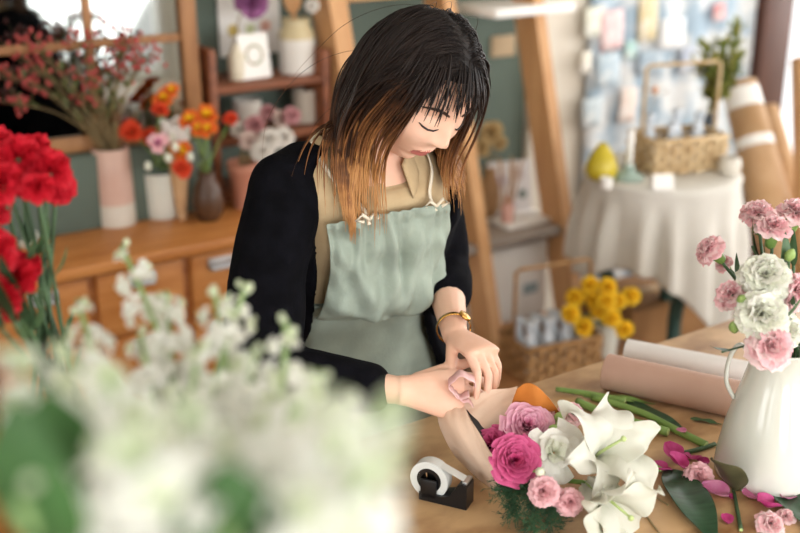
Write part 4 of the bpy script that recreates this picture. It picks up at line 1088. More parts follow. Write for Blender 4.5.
for i, v in enumerate(cu.v):
    nrm = Vector((noise.noise(v * 11), noise.noise(v * 11 + Vector((5, 0, 0))), noise.noise(v * 11 + Vector((0, 7, 0)))))
    cu.v[i] = v + nrm * .007
cardigan = cu.build('cardigan', M_card, WOM, world=True)
# trousers and shoes, behind the table
tm_ = MB()
for s in (-1, 1):
    hip = B(s * .085, -.01, .80); kn = B(s * .085, .03, .47); an = B(s * .085, -.03, .10)
    chain(tm_, [hip, lerp(hip, kn, .5), kn, lerp(kn, an, .5), an], [.094, .082, .066, .060, .056])
union(tm_, .008, 3).build('trousers', M_trous, WOM, world=True)
for s in (-1, 1):
    mb = MB(); mb.tube([B(s * .085, -.075, .045), B(s * .087, -.03, .05), B(s * .09, .07, .045), B(s * .093, .15, .032), B(s * .094, .175, .025)], [.035, .045, .042, .034, .015], 14)
    for v in mb.v: v.z = max(v.z, .003)
    mb.build('shoe', M_black, WOM, world=True)
# bracelet watch
d = (wrL - elL).normalized(); c = lerp(elL, wrL, .90); mb = MB(); M = aim(c, d); rows = []
for k in range(33):
    a = k * 2 * PI / 32; rows.append([(.0262 * math.cos(a), .0262 * math.sin(a), z) for z in (-.0035, 0, .0035)])
mb.grid(rows, M=M); wb_ = mb.build('bracelet', M_gold, WOM, world=True, solid=.0018)
fdir = (tocam(c) * .7 + Vector((.5, 0, .2))).normalized(); fdir = (fdir - d * fdir.dot(d)).normalized()
mb = MB(); mb.lathe([(.0005, 0), (.0105, 0), (.0105, .004), (.009, .005), (.0005, .005)], 24, cap=False, M=aim(c + fdir * .0255, fdir)); dl_ = mb.build('watch_case', M_gold, WOM, world=True)
# ---- hair
def make_hair():
    rnd = random.Random(11)
    rad = Vector((.0785, .096, .116)); off = Vector((0, .006, .004))
    cols = [(lerp(shR, nb, .6), .045), (nb, .054), (lerp(shL, nb, .6), .045), (B(-.03, .12, 1.10), .140), (B(-.04, .135, 1.16), .130), (B(-.105, .125, 1.13), .126), (B(-.10, .125, 1.06), .132), (B(.03, .125, 1.13), .122), (B(-.11, .13, 1.18), .10)]
    mb = MB(); G = Vector((0, 0, -1))
    part_x = .004; HLEN = .335
    HD = HM.to_3x3()
    def grow(root, d, L, step=.010, stiff=.80, lay=1.0, n_curl=.0, hang=0.0, back=.12):
        p = root.copy(); pw = HM @ p; pts = [pw.copy()]; dw = (HD @ d).normalized(); ln = 0; ph = rnd.uniform(0, 6); sx = 1 if root.x > part_x else -1
        HG = (HD @ Vector((0, back, -1))).normalized()
        while ln < L:
            lp0 = inv @ pw - off
            g = lerp(HG, G, max(hang, sm(.0, -.10, lp0.z))).normalized()
            dw = (dw * stiff + g * (1 - stiff)).normalized()
            q = pw + dw * step
            lp = inv @ q - off; e = Vector((lp.x / rad.x, lp.y / rad.y, lp.z / rad.z)); le = e.length
            if le < lay:
                e = e / le * lay; q = HM @ (Vector((e.x * rad.x, e.y * rad.y, e.z * rad.z)) + off)
            for c, r in (cols if root.y < .035 else ()):
                dd = q - c
                if dd.length < r + .004 * lay: q = c + dd.normalized() * (r + .004 * lay)
            if (q - pw).length > 1e-6: dw = ((q - pw).normalized() * .6 + dw * .4).normalized()
            if n_curl: q = q + Vector((math.sin(ln * 40 + ph), math.cos(ln * 37 + ph), 0)) * n_curl * min(1, ln * 6)
            pw = q; pts.append(q.copy()); ln += step
        return pts
    def lock(pts, r0, al0=0.0, Lmax=.36):
        n = len(pts); rs = [r0 * min(1, .35 + i * .12) * (.75 + .45 * math.sin(PI * min(1, i / n * 1.2))) * (1 - .85 * sm(.72, 1.0, i / n)) for i in range(n)]
        al = [.001 + al0 + min(1.2, i * .011 / Lmax) for i in range(n)]
        mb.tube(pts, rs, 5, cap=True, al=al, flat=.8)
    # scalp cap so that no skin shows between the locks
    cap = MB(); rows = []
    for i in range(25):
        th = lerp(R(90), R(-28), i / 24); row = []
        for k in range(48):
            ph = 2 * PI * k / 48; fr = max(0, -math.cos(ph))           # y<0 is the face
            t2 = max(th, R(lerp(-28, 37, sm(.1, .75, fr))))
            row.append(HM @ (Vector((rad.x * .975 * math.cos(t2) * math.sin(ph), rad.y * .975 * math.cos(t2) * math.cos(ph), rad.z * .975 * math.sin(t2))) + off))
        rows.append(row)
    cap.grid(rows, cv=True, al=[.02] * 25)
    mb.add(cap.v, cap.f, al=cap.al)
    N = 4200
    for i in range(N):
        th = math.asin(rnd.uniform(math.sin(R(-18)), 1)); ph = rnd.uniform(0, 2 * PI); fr = max(0, -math.cos(ph))
        if th < R(lerp(-25, 40, sm(.1, .75, fr))): continue
        e = Vector((math.cos(th) * math.sin(ph), math.cos(th) * math.cos(ph), math.sin(th)))
        lay = rnd.uniform(.99, 1.055); p = Vector((rad.x * e.x, rad.y * e.y, rad.z * e.z)) * .985 + off
        side = 1 if p.x > part_x else -1
        near = math.exp(-abs(p.x - part_x) / .05)
        d = Vector((side * (.55 + .8 * near), .25 + rnd.uniform(-.06, .16) + 1.1 * sm(.01, -.08, p.y), -.25)) + Vector((rnd.gauss(0, .05), rnd.gauss(0, .05), rnd.gauss(0, .05)))
        d = d - e * d.dot(e); d.normalize()
        if side > 0: L_cut = .86
        else: L_cut = 1.0
        # distance already covered from the parting counts towards the length
        L = L_cut * HLEN * rnd.uniform(.84, 1.05) - .08 * (1 - e.z)
        lock(grow(p, d, L, stiff=rnd.uniform(.66, .78), lay=lay, n_curl=rnd.uniform(0, .0013), back=rnd.uniform(.0, .10) + .12 * sm(.02, -.06, p.y) if side < 0 else rnd.uniform(.0, .2), hang=rnd.uniform(.04, .18) + .32 * sm(-.035, .05, p.y) if side < 0 else rnd.choice((rnd.uniform(.0, .15), rnd.uniform(.15, .42)))), rnd.uniform(.0011, .0024), Lmax=.27)
    # loose locks in front of the far ear hang free beside the face
    for i in range(60):
        p = Vector((rnd.uniform(.050, .078), rnd.uniform(-.060, -.015), rnd.uniform(.035, .080)))
        e = Vector((p.x / rad.x, p.y / rad.y, p.z / rad.z)).normalized(); lay = rnd.uniform(1.0, 1.09); p = Vector((rad.x * e.x, rad.y * e.y, rad.z * e.z)) * lay + off
        d = Vector((.9, rnd.uniform(-.1, .15), -.5)); d = (d - e * d.dot(e)).normalized()
        lock(grow(p, d, rnd.uniform(.11, .18), stiff=.84, lay=lay, n_curl=rnd.uniform(0, .001), hang=rnd.uniform(.25, .55)), rnd.uniform(.0010, .0020), .25, HLEN)
    # fringe
    for i in range(170):
        x = rnd.uniform(-.056, .062); zz = rnd.uniform(.066, .098)
        e = Vector((x / rad.x, -math.sqrt(max(.01, 1 - (x / rad.x) ** 2 - (zz / rad.z) ** 2)), zz / rad.z)).normalized(); lay = rnd.uniform(1.0, 1.06)
        p = Vector((rad.x * e.x, rad.y * e.y, rad.z * e.z)) * lay + off
        d = Vector((x * 6 + rnd.gauss(0, .14), -.35, -1)); d = (d - e * d.dot(e)).normalized()
        lock(grow(p, d, rnd.uniform(.028, .060) + .018 * abs(x) / .05, stiff=.95, lay=lay + .015, step=.007, back=0), rnd.uniform(.0008, .0017), .0, .3)
    # flyaway strands
    for i in range(12):
        th = rnd.uniform(R(0), R(80)); ph = rnd.uniform(0, 2 * PI)
        if -math.cos(ph) > .6: continue
        e = Vector((math.cos(th) * math.sin(ph), math.cos(th) * math.cos(ph), math.sin(th))); lay = rnd.uniform(1.06, 1.11); p = Vector((rad.x * e.x, rad.y * e.y, rad.z * e.z)) * 1.03 + off
        d = Vector((1 if p.x > part_x else -1, .3, 0)) + e * .35
        lock(grow(p, d.normalized(), rnd.uniform(.2, .34), stiff=.88, lay=lay, n_curl=.001), .0004, Lmax=HLEN)
    m = bpy.data.materials.new('ombre_hair'); m.use_nodes = True; nt = m.node_tree; b = nt.nodes['Principled BSDF']
    b.inputs['Roughness'].default_value = .48; b.inputs['Specular IOR Level'].default_value = .25
    at = nt.nodes.new('ShaderNodeAttribute'); at.attribute_name = 'along'; cr = nt.nodes.new('ShaderNodeValToRGB')
    E = cr.color_ramp.elements; E[0].position = .0; E[0].color = lin('#150d0a'); E[1].position = 1.0; E[1].color = lin('#ab7a48')
    for p_, c_ in ((.38, '#21140d'), (.62, '#472a17'), (.84, '#815430')): e = E.new(p_); e.color = lin(c_)
    tc = nt.nodes.new('ShaderNodeTexCoord'); nz = nt.nodes.new('ShaderNodeTexNoise'); nz.inputs['Scale'].default_value = 60
    nt.links.new(tc.outputs['Object'], nz.inputs['Vector'])
    mth = nt.nodes.new('ShaderNodeMath'); mth.operation = 'MULTIPLY_ADD'; mth.inputs[1].default_value = .35; nt.links.new(nz.outputs['Fac'], mth.inputs[0])
    sub = nt.nodes.new('ShaderNodeMath'); sub.operation = 'SUBTRACT'; sub.inputs[1].default_value = .175; nt.links.new(at.outputs['Fac'], sub.inputs[0])
    nt.links.new(sub.outputs[0], mth.inputs[2]); nt.links.new(mth.outputs[0], cr.inputs['Fac']); nt.links.new(cr.outputs['Color'], b.inputs['Base Color'])
    mb.build('hair', m, WOM, world=True)
make_hair()
# ------------------------------------------------------------------ on the worktable: bouquet
M_wrapp = mat('blush_kraft_paper', '#dabca4', .75, '#e2c8b2', scale=14, bump=.04, bscale=120)
M_orangep = mat('orange_kraft_paper', '#b8691f', .75, '#c77a30', scale=14, bump=.04, bscale=120)
M_blackp = mat('black_lining_paper', '#17161a', .7)
K = P(449, 409, 1.61); E = Pz(524, 455, .868)
ax = (E - K).normalized(); nz_ = (Vector((0, 0, 1)) - ax * ax.z).normalized(); sd = nz_.cross(ax).normalized()
if sd.x > 0: sd = -sd                                             # sd points to the left of the photo
def wrap_sheet(th0, th1, r0, r1, l0, l1f, lift=0.0, n=16, m=28, frill=0.0, rs=1.0):
    rows = []; L = (E - K).length
    for i in range(n + 1):
        s = i / n; row = []
        for j in range(m + 1):
            q = j / m; th = R(lerp(th0, th1, q)); ll = l0 + (l1f(q) - l0) * s
            r = lerp(r0, r1, sm(-.1, 1.0, ll / L)) if ll > 0 else r0 + frill * (-ll) * (1 + .6 * math.sin(q * 26))
            r *= rs * (1 + .05 * math.sin(q * 9 + s * 2))
            p = K + ax * ll + (nz_ * math.cos(th) * r + sd * math.sin(th) * r)
            p.z = max(p.z + lift * s, TABLE_Z + .003); row.append(p)
        rows.append(row)
    mb = MB(); mb.grid(rows); return mb
BQ = thing('bouquet_wrap', 'blush kraft paper wrap of the bouquet held in her hands', 'wrapping paper', Vector((K.x, K.y, TABLE_Z)))
def sheet(ctrl, name, m, solid=.0012, wob=.0015):
    rows = [spline([Pz(*c) for c in r], 6) for r in ctrl]
    cols = [spline([r[j] for r in rows], 6) for j in range(len(rows[0]))]
    mb = MB(); mb.grid([[c + Vector((0, 0, wob * math.sin(i * 1.3 + j * .7))) for j, c in enumerate(r)] for i, r in enumerate(cols)])
    for v in mb.v: v.z = max(v.z, TABLE_Z + .002)
    return mb.build(name, m, BQ, world=True, solid=solid, sub=1)
sheet([[(433, 410, .892), (441, 400, .906), (452, 396, .914), (463, 402, .912)], [(437, 415, .888), (445, 406, .904), (455, 403, .908), (465, 408, .905)], [(441, 431, .868), (450, 423, .896), (462, 420, .902), (474, 425, .900)],
       [(458, 460, .825), (468, 451, .868), (479, 446, .880), (488, 447, .882)], [(480, 480, .803), (487, 472, .848), (493, 466, .862), (498, 467, .866)], [(501, 497, .802), (502, 489, .835), (500, 483, .842), (497, 481, .840)]], 'paper_sheet', M_wrapp)
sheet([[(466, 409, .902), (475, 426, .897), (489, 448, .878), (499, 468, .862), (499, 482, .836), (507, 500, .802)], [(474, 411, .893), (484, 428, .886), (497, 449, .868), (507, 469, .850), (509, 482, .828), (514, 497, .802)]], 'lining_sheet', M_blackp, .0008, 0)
sheet([[(448, 402, .912), (456, 408, .905), (466, 414, .896)], [(470, 396, .916), (472, 409, .902), (476, 428, .888)], [(492, 390, .922), (491, 405, .905), (492, 428, .884)], [(518, 386, .928), (514, 402, .908), (512, 424, .882)]], 'paper_flap', M_wrapp)
sheet([[(508, 420, .890), (512, 402, .918), (517, 389, .942)], [(522, 422, .890), (524, 400, .925), (526, 383, .950)], [(540, 422, .890), (539, 403, .925), (537, 386, .948)], [(562, 416, .890), (556, 407, .912), (549, 398, .930)]], 'orange_flap', M_orangep, wob=0)['label'] = 'orange brown folded paper flap'
def bq_stem(p, k=.02):
    a = K + ax * .045 - Vector((0, 0, .022)) + Vector((random.uniform(-.006, .006), random.uniform(-.006, .006), random.uniform(-.004, .006)))
    return [lerp(Vector(p), a, .55) - Vector((0, 0, .020)), a, K + ax * .012 - Vector((0, 0, .022))]
ER1 = petal_mat('light_pink_rose', '#cb6590', '#dc89a8', scale=25, transl=.12, edge='#f0bccd'); ER2 = petal_mat('magenta_rose', '#a61f57', '#bd3a6e', scale=25, transl=.12, edge='#d2608e')
RZ1 = rosem('bq1', [ER1, ER1], n=56); RZ2 = rosem('bq2', [ER2, ER2], n=56); RZ3 = rosem('bq3', [ER2, ER2], n=40); RZW = rosem('bqw', [PM_white, PM_cream], n=20, open_=1.7)
for px, py, z, d, r, h, nm, lab in [(529, 424, .905, (.10, -.62, .78), .035, RZ1, 'rose', 'large light pink many petalled rose at the top of the bouquet'), (516, 459, .893, (.10, -.72, .62), .033, RZ2, 'rose', 'large deep magenta rose at the front of the bouquet'),
                              (491, 441, .885, (-.35, -.45, .7), .027, RZ3, 'rose', 'magenta rose half hidden inside the paper wrap'), (556, 450, .893, (.12, -.72, .6), .033, RZW, 'white_rose', 'open white rose between the pink roses and the lilies')]:
    p = Pz(px, py, z); flower(nm, lab, 'flower', 'roses in the bouquet' if nm == 'rose' else None, h, p - Vector(d).normalized() * r * .3, d, r, bq_stem(p), sr=.003)
CP = car('bqpale', [PM_pale, PM_pink]); CK = car('bqpink', [PM_pink]); 
for px, py, z, d, r, h, lab in [(574, 411, .90, (.4, -.2, .8), .021, CP, 'pale pink carnation highest beside the lily petal'), (570, 430, .895, (.4, -.5, .7), .018, CP, 'pale pink carnation below the highest pale one'), (546, 413, .902, (.0, -.2, .9), .018, CP, 'pale pink carnation next to the orange paper flap'),
                             (544, 491, .868, (-.1, -.75, .55), .022, CK, 'salmon pink carnation above the fern'), (571, 502, .85, (.1, -.8, .5), .020, CK, 'salmon pink carnation lowest, under the lilies'), (558, 497, .853, (0, -.8, .5), .014, CK, 'small salmon pink carnation between the two low ones')]:
    p = Pz(px, py, z); flower('carnation', lab, 'flower', 'carnations in the bouquet', h, p - Vector(d).normalized() * r * .4, d, r, bq_stem(p), calyx=CALYX, sr=.002)
GB = MB(); GB.lathe([(.05, -1), (.5, -.8), (.75, -.1), (.6, .5), (.25, .95), (.02, 1.05)], 10); GBg = GB.mesh('blossom', mat('green_bud', '#7d9c4a', .5, '#a4bb74', scale=20))
GB = MB(); GB.lathe([(.05, -1), (.5, -.8), (.75, -.1), (.6, .5), (.25, .95), (.02, 1.05)], 10); GBw = GB.mesh('blossom', mat('white_bud', '#cfd8b4', .5, '#e8ecd8', scale=20))
for px, py, z, d, r, h, lab in [(559, 417, .905, (.3, -.4, .8), .0095, GBg, 'green bud between the pale pink carnations'), (553, 429, .905, (.4, -.5, .7), .009, GBg, 'green bud beside the light pink rose'), (564, 412, .905, (.5, -.1, .8), .008, GBg, 'small green bud touching the highest pale carnation'), (540, 472, .885, (-.2, -.8, .5), .009, GBw, 'white green bud below the open white rose'), (560, 424, .905, (.2, -.5, .8), .008, GBg, 'small green bud under the other green buds')]:
    p = Pz(px, py, z); flower('flower_bud', lab, 'bud', 'buds in the bouquet', h, p, d, r, bq_stem(p), sr=.0018)
# lilies: every petal its own part
M_lily = mat('lily_petal', '#dedfce', .45, '#ebeadf', scale=8, stretch=(1, 1, 1), transl=.3, spec=.35)
M_lilyg = mat('lily_rib', '#a9bf72', .5, '#c6d49a', scale=20)
def lily(label, base, d, L, spins, back=.0):
    base = Vector(base); d = Vector(d).normalized(); st = bq_stem(base); foot = st[-1]
    t = thing('lily', label, 'flower', foot, 0, 'white lilies in the bouquet')
    rl = random.Random(int(L * 1e4))
    for k, (spin, th0, th1, W, LL) in enumerate(spins):
        spin += rl.uniform(-9, 9); W *= rl.uniform(.9, 1.12); th1 += rl.uniform(-14, 14)
        pm = lily_petal_mb(L * LL, W, th0, th1, wave=.0115, seed=k + int(L * 1e4)); M = aim(base - foot, d, R(spin)); pm.v = [M @ v for v in pm.v]
        o = pm.build('petal', M_lily, t, sub=1, solid=.0009)
        mr = MB(); x = z = 0; pts = []; n = 12
        for i in range(n + 1):
            s = i / n; th = R(lerp(th0, th1, sm(.1, 1, s) ** 1.1))
            if i: x += L * LL / n * math.sin(th); z += L * LL / n * math.cos(th)
            if i < 9: pts.append(Vector((x + math.cos(th) * .0016, 0, z - math.sin(th) * .0016)))
        mr.tube([M @ p for p in pts], [.0018 * (1 - i / 10) + .0004 for i in range(len(pts))], 6); mr.build('midrib', M_lilyg, o)
    mb = MB(); mb.tube([aim(base - foot, d) @ Vector(p) for p in ((0, 0, .005), (.004, .003, .05), (.006, .004, .085))], [.003, .002, .0018], 8); mb.ell(aim(base - foot, d) @ Vector((.006, .004, .088)), .0042, 10, 6); mb.build('pistil', M_lilyg, t)
    mb = MB(); mb.tube([p - foot for p in spline([base] + st, 5)], .0035, 8); mb.build('stem', M_stem, t)
lily('large open white lily with one petal curling up, in the middle of the bouquet', Pz(588, 460, .866), (.34, -.62, .64), .122,
     [(8, 16, 100, .023, 1.0), (62, 14, 125, .025, 1.0), (112, 8, 150, .019, 1.15), (180, 14, 95, .025, .85), (240, 16, 105, .024, .95), (304, 14, 110, .026, 1.0)])
lily('drooping white lily spilling forward over the table at the front of the bouquet', Pz(587, 483, .850), (.42, -.80, -.12), .110,
     [(20, 8, 80, .024, 1.05), (80, 10, 95, .027, 1.0), (140, 10, 90, .024, .9), (200, 10, 60, .027, 1.0), (262, 8, 75, .024, 1.05), (320, 8, 85, .028, 1.1)])
# asparagus fern
M_fern = mat('fern_green', '#27452f', .5, '#3f6340', scale=40)
def fern(label, base, tip, n=170, spread=.03):
    base, tip = Vector(base), Vector(tip); st = bq_stem(base); foot = st[-1]; t = thing('fern_sprig', label, 'fern', foot, 0, 'ferns in the bouquet')
    pts = bez(base, lerp(base, tip, .5) + Vector((0, 0, .02)), tip, 10)
    mb = MB(); mb.tube([p - foot for p in spline(st[::-1] + pts, 3)], .0012, 5); mb.build('stem', M_dstem, t); lv = MB()
    for k in range(n):
        q = pts[random.randint(0, 10)] + Vector((random.gauss(0, 1), random.gauss(0, 1), random.gauss(0, .5))) * .003
        dd = ((tip - base).normalized() * .6 + Vector((random.gauss(0, .8), random.gauss(0, .8), random.gauss(0, .5)))).normalized(); L = random.uniform(.4, 1) * spread
        e = q + dd * L; e.z = max(e.z, TABLE_Z + .002); q.z = max(q.z, TABLE_Z + .002)
        lv.tube([q - foot, e - foot], [.0005, .0002], 3, cap=False)
        for j in range(5):
            f = lerp(q, e, random.uniform(.2, 1)); w_ = (dd + Vector((random.gauss(0, .8), random.gauss(0, .8), random.gauss(0, .6)))).normalized() * .007; g = f + w_; g.z = max(g.z, TABLE_Z + .002)
            lv.tube([f - foot, g - foot], [.0006, .0002], 3, cap=False)
    lv.build('needles', M_fern, t)
for b0, t0, lab in [((520, 478, .86), (512, 515, .815), 'feathery dark fern leftmost at the front of the bouquet'), ((530, 482, .86), (533, 528, .81), 'feathery dark fern hanging lowest in front of the bouquet'), ((538, 485, .86), (552, 522, .812), 'feathery dark fern under the salmon carnations'), ((525, 470, .87), (503, 490, .84), 'feathery dark fern poking out beside the paper edge')]:
    fern(lab, Pz(*b0), Pz(*t0))
# pink ribbon between the fingers
rp = P(461, 386, 1.605); t = thing('ribbon', 'pale pink ribbon pinched between her fingers', 'ribbon', rp)
rows = []
for i in range(25):
    a = i / 24 * 5.2; r = .019 + .002 * math.sin(i); rows.append([Vector((r * math.cos(a) + .004 * i / 24, w_ * .9, r * .9 * math.sin(a) + .002)) for w_ in (-.013, -.004, .004, .013)])
mb = MB(); mb.grid(rows); mb.build('loop', petal_mat('pink_ribbon', '#ecc0be', '#f4d4d1'), t, solid=.0006)
mb = MB(); mb.grid([[Vector((-.012 + .030 * i / 10, w_, -.010 - .020 * i / 10 + .003 * math.sin(i))) for w_ in (-.008, 0, .008)] for i in range(11)]); mb.build('tail', petal_mat('pink_ribbon', '#ecc0be', '#f4d4d1'), t, solid=.0006)
# ------------------------------------------------------------------ tape dispenser
td = Pz(446, 500, TABLE_Z); TA = R(-24)
t = thing('tape_dispenser', 'small black tape dispenser with a clear tape roll left of the bouquet', 'tape dispenser', td, TA)
mb = MB(); prof = [(-.036, 0), (.036, 0), (.036, .034), (.030, .040), (.022, .036), (.010, .016), (-.004, .012), (-.036, .012)]
mb.grid([[Vector((x, y, z)) for x, z in prof] for y in (-.014, .014)], cv=True, cap=True); mb.build('base', M_black, t, flat=True)
for y in (-.014, .010):
    mb = MB(); mb.box((-.034, y, .005), (-.010, y + .004, .034), bev=.0015); mb.build('cheek', M_black, t)
def ring(ro, ri, y0, y1, c, m, name):
    mb = MB(); seg = 40; M = Matrix.Translation(c) @ Matrix.Rotation(R(90), 4, 'X')
    rows = [[Vector((r * math.cos(k * 2 * PI / seg), r * math.sin(k * 2 * PI / seg), z)) for k in range(seg)] for r, z in ((ri, y0), (ro, y0), (ro, y1), (ri, y1))]
    mb.grid(rows, cu=True, cv=True, M=M); return sharp(mb.build(name, m, t))
M_tape = mat('clear_tape', '#c9ccc8', .2, '#d8dad6', scale=20)
ring(.0285, .0185, -.009, .009, (-.023, 0, .031), M_tape, 'tape_roll'); ring(.0184, .012, -.0085, .0085, (-.023, 0, .031), M_black, 'hub')
mb = MB(); mb.grid([[Vector((x, y, z)) for y in (-.008, .008)] for x, z in ((-.02, .0592), (.0, .052), (.030, .0408))]); mb.build('tape_end', M_tape, t)
mb = MB(); mb.box((.028, -.011, .038), (.035, .011, .0415), bev=.0005); mb.build('cutter', M_silver, t)
# ------------------------------------------------------------------ paper rolls lying on the table
def table_roll(label, a, b, r, m, inner):
    a = Vector(a); b = Vector(b); t = thing('paper_roll', label, 'paper roll', Vector((a.x, a.y, TABLE_Z + .0005)), 0, 'paper rolls lying on the worktable')
    a = Vector((0, 0, r)); d = (b - Vector((t.matrix_basis.translation.x, t.matrix_basis.translation.y, b.z))); b = a + d; rows = []
    L = d.length; M = aim(a, d); seg = 40
    mb = MB(); rows = [[(rr * math.cos(k * 2 * PI / seg), rr * math.sin(k * 2 * PI / seg), z) for k in range(seg)] for rr, z in ((r * .55, .0), (r - .001, 0), (r, .001), (r, L - .001), (r - .001, L), (r * .55, L))]
    mb.grid(rows, cu=True, cv=True, M=M); sharp(mb.build('roll', m, t))
    mb = MB(); rows = [[((rr - .006 * k / (3 * seg)) * math.cos(k * 2 * PI / seg), (rr - .006 * k / (3 * seg)) * math.sin(k * 2 * PI / seg), z) for k in range(3 * seg)] for rr in (r * .545,) for z in (-.001, L + .001)]
    mb.grid(rows, M=M); mb.build('inner_windings', inner, t)
M_pinkp = mat('pink_paper', '#b99482', .65, '#c3a08e', scale=8); M_whitep = mat('white_paper', '#ddd9d4', .7, '#e6e2de', scale=8)
table_roll('dusty pink paper roll lying in front of the white one beside the jug', Pz(606, 371, .832), Pz(752, 402, .832), .0310, M_pinkp, M_pinkp)
table_roll('white paper roll lying behind the dusty pink roll at the table edge', Pz(626, 350, .821), Pz(768, 377, .821), .0205, M_whitep, M_whitep)
# ------------------------------------------------------------------ white jug of carnations
jb = Pz(767, 473, TABLE_Z)
t = thing('jug', 'white glazed ceramic jug holding pink and white carnations', 'jug', jb)
prof = [(.072, .0), (.0765, .003), (.0775, .012), (.0755, .035), (.069, .075), (.0595, .115), (.0495, .150), (.0445, .172), (.0440, .186), (.0475, .204), (.0490, .208)]
seg = 56; rows = []
hp = hollow(prof, .004, .006); spa = R(-35)                         # spout direction
for r, z in hp:
    row = []
    for k in range(seg):
        a = 2 * PI * k / seg; da = (a - spa + PI) % (2 * PI) - PI; sp_ = math.exp(-(da / .38) ** 2) * sm(.165, .208, z)
        row.append(Vector(((r + .022 * sp_) * math.cos(a), (r + .022 * sp_) * math.sin(a), z + .010 * sp_)))
    rows.append(row)
mb = MB(); mb.grid(rows, cv=True); mb.build('body', M_ceram, t)
ha = R(168); hd_ = Vector((math.cos(ha), math.sin(ha), 0))
pts = spline([hd_ * .044 + Vector((0, 0, .192)), hd_ * .058 + Vector((0, 0, .202)), hd_ * .068 + Vector((0, 0, .190)), hd_ * .073 + Vector((0, 0, .165)), hd_ * .071 + Vector((0, 0, .14)), hd_ * .059 + Vector((0, 0, .118))], 6)
mb = MB(); mb.tube(pts, [.005] * len(pts), 12, flat=.65); mb.build('handle', M_ceram, t)
jm = jb + Vector((0, 0, .195))
CW = car('jw', [PM_white, PM_cream]); CJ1 = car('jp1', [PM_pink, PM_pale]); CJ2 = car('jp2', [PM_pale, PM_pink])
def jug_stem(p):
    m_ = jm + Vector((random.uniform(-.024, .024), random.uniform(-.024, .024), 0)); return [lerp(p, m_, .55) + Vector((0, 0, .01)), m_, jb + Vector((random.uniform(-.03, .03), random.uniform(-.03, .03), .02))]
for px, py, dt, r, h, d, lab in [(707, 247, 1.56, .024, CJ2, (-.75, -.05, .65), 'pale pink carnation leaning out furthest left of the jug'), (729, 292, 1.52, .025, CJ1, (-.55, -.25, .7), 'pink carnation low at the left of the jug bunch'), (758, 209, 1.58, .027, CJ2, (-.15, .0, 1), 'pale pink carnation highest in the jug'), (775, 224, 1.54, .026, CJ1, (.05, -.15, 1), 'pink carnation just below the highest one in the jug'),
                              (798, 209, 1.60, .030, CJ1, (.25, -.1, 1), 'pink carnation at the top right corner of the jug bunch'), (766, 272, 1.50, .036, CW, (-.1, -.5, .8), 'large white carnation in the middle of the jug'), (763, 312, 1.47, .036, CW, (-.15, -.65, .7), 'large white carnation just above the jug rim'), (772, 345, 1.46, .032, CJ1, (-.05, -.7, .6), 'salmon pink carnation lowest, covering the jug rim'),
                              (800, 290, 1.50, .028, CJ1, (.4, -.7, .4), 'pink carnation at the right edge of the jug bunch'), (788, 330, 1.50, .030, CW, (.4, -.7, .3), 'white carnation at the right beside the salmon pink one'), (722, 262, 1.60, .014, CJ2, (-.6, -.2, .6), 'small pale pink carnation behind the leftmost one')]:
    p = P(px, py, dt); flower('carnation', lab, 'flower', 'carnations in the white jug', h, p - Vector(d).normalized() * r * .4, d, r, jug_stem(p), M_dstem, .0024, CALYX, leaves=2)
for px, py, dt, d, lab in [(734, 327, 1.50, (-.3, -.4, .8), 'green bud low at the left of the jug'), (790, 255, 1.52, (.2, -.3, .9), 'green bud at the right above the white carnations'), (742, 300, 1.49, (-.3, -.6, .7), 'green bud beside the large white carnation')]:
    p = P(px, py, dt); flower('flower_bud', lab, 'bud', 'green buds in the jug', GBg, p, d, .010, jug_stem(p), M_dstem, .002, leaves=1)
for px, py, dt, L, lab in [(722, 352, 1.50, .05, 'narrow green leaf sticking out left of the jug rim'), (752, 246, 1.56, .06, 'narrow green leaf rising between the pink carnations'), (787, 262, 1.53, .06, 'narrow green leaf right of the large white carnation')]:
    p = P(px, py, dt); st = jug_stem(p); b0 = st[-1]; t = thing('foliage_sprig', lab, 'leaf', b0, 0, 'leaves in the jug'); pts = spline([p] + st, 5); mb = MB(); mb.tube([q - b0 for q in pts], .0016, 6); mb.build('stem', M_dstem, t)
    d = (pts[0] - pts[4]).normalized(); l = leaf_mb(L, .008, .3); M = Matrix.Translation(p - b0 - d * .02) @ d.to_track_quat('Y', 'Z').to_matrix().to_4x4(); l.v = [M @ v for v in l.v]; l.build('blade', M_dstem, t)
# ------------------------------------------------------------------ trimmings on the table
def lying_stem(label, pts, r, m=None, z=None, leaf=None):
    r0 = r if not hasattr(r, '__len__') else max(r)
    W = [Pz(px, py, TABLE_Z + r0 + (z or 0) + .0005) for px, py in pts]; b0 = Vector((W[0].x, W[0].y, TABLE_Z + (z or 0)))
    t = thing('cut_stem', label, 'stem', b0, 0, 'cut stems on the worktable'); path = spline([w_ - b0 for w_ in W], 6); mb = MB(); mb.tube(path, r if not hasattr(r, '__len__') else [lerp(r[0], r[1], i / (len(path) - 1)) for i in range(len(path))], 10); mb.build('stem', m or M_stem, t)
    mb = MB(); d = (path[-1] - path[-2]).normalized(); rr = r if not hasattr(r, '__len__') else r[1]; mb.ell((0, 0, 0), (rr * .85, rr * .85, rr * .15), 10, 6, M=aim(path[-1] + d * rr * .05, d)); mb.build('cut_end', mat('cut_green', '#b9cc86', .6), t)
lying_stem('thick pale green cut stem lying nearest the lily petal', [(577, 401), (610, 415), (668, 432)], (.0062, .0072))
lying_stem('long green cut stem running from the paper roll to the jug', [(592, 397), (640, 412), (680, 432), (706, 445)], (.0055, .0062), z=.0)
lying_stem('green stem behind the others with a long leaf', [(556, 389), (590, 394), (625, 401)], (.004, .006))
lying_stem('short dark green stem end just left of the jug', [(683, 453), (700, 449), (715, 444)], .0035, M_dstem)
lying_stem('short green stem beside the magenta petals', [(641, 457), (650, 463), (661, 470)], (.0035, .004))
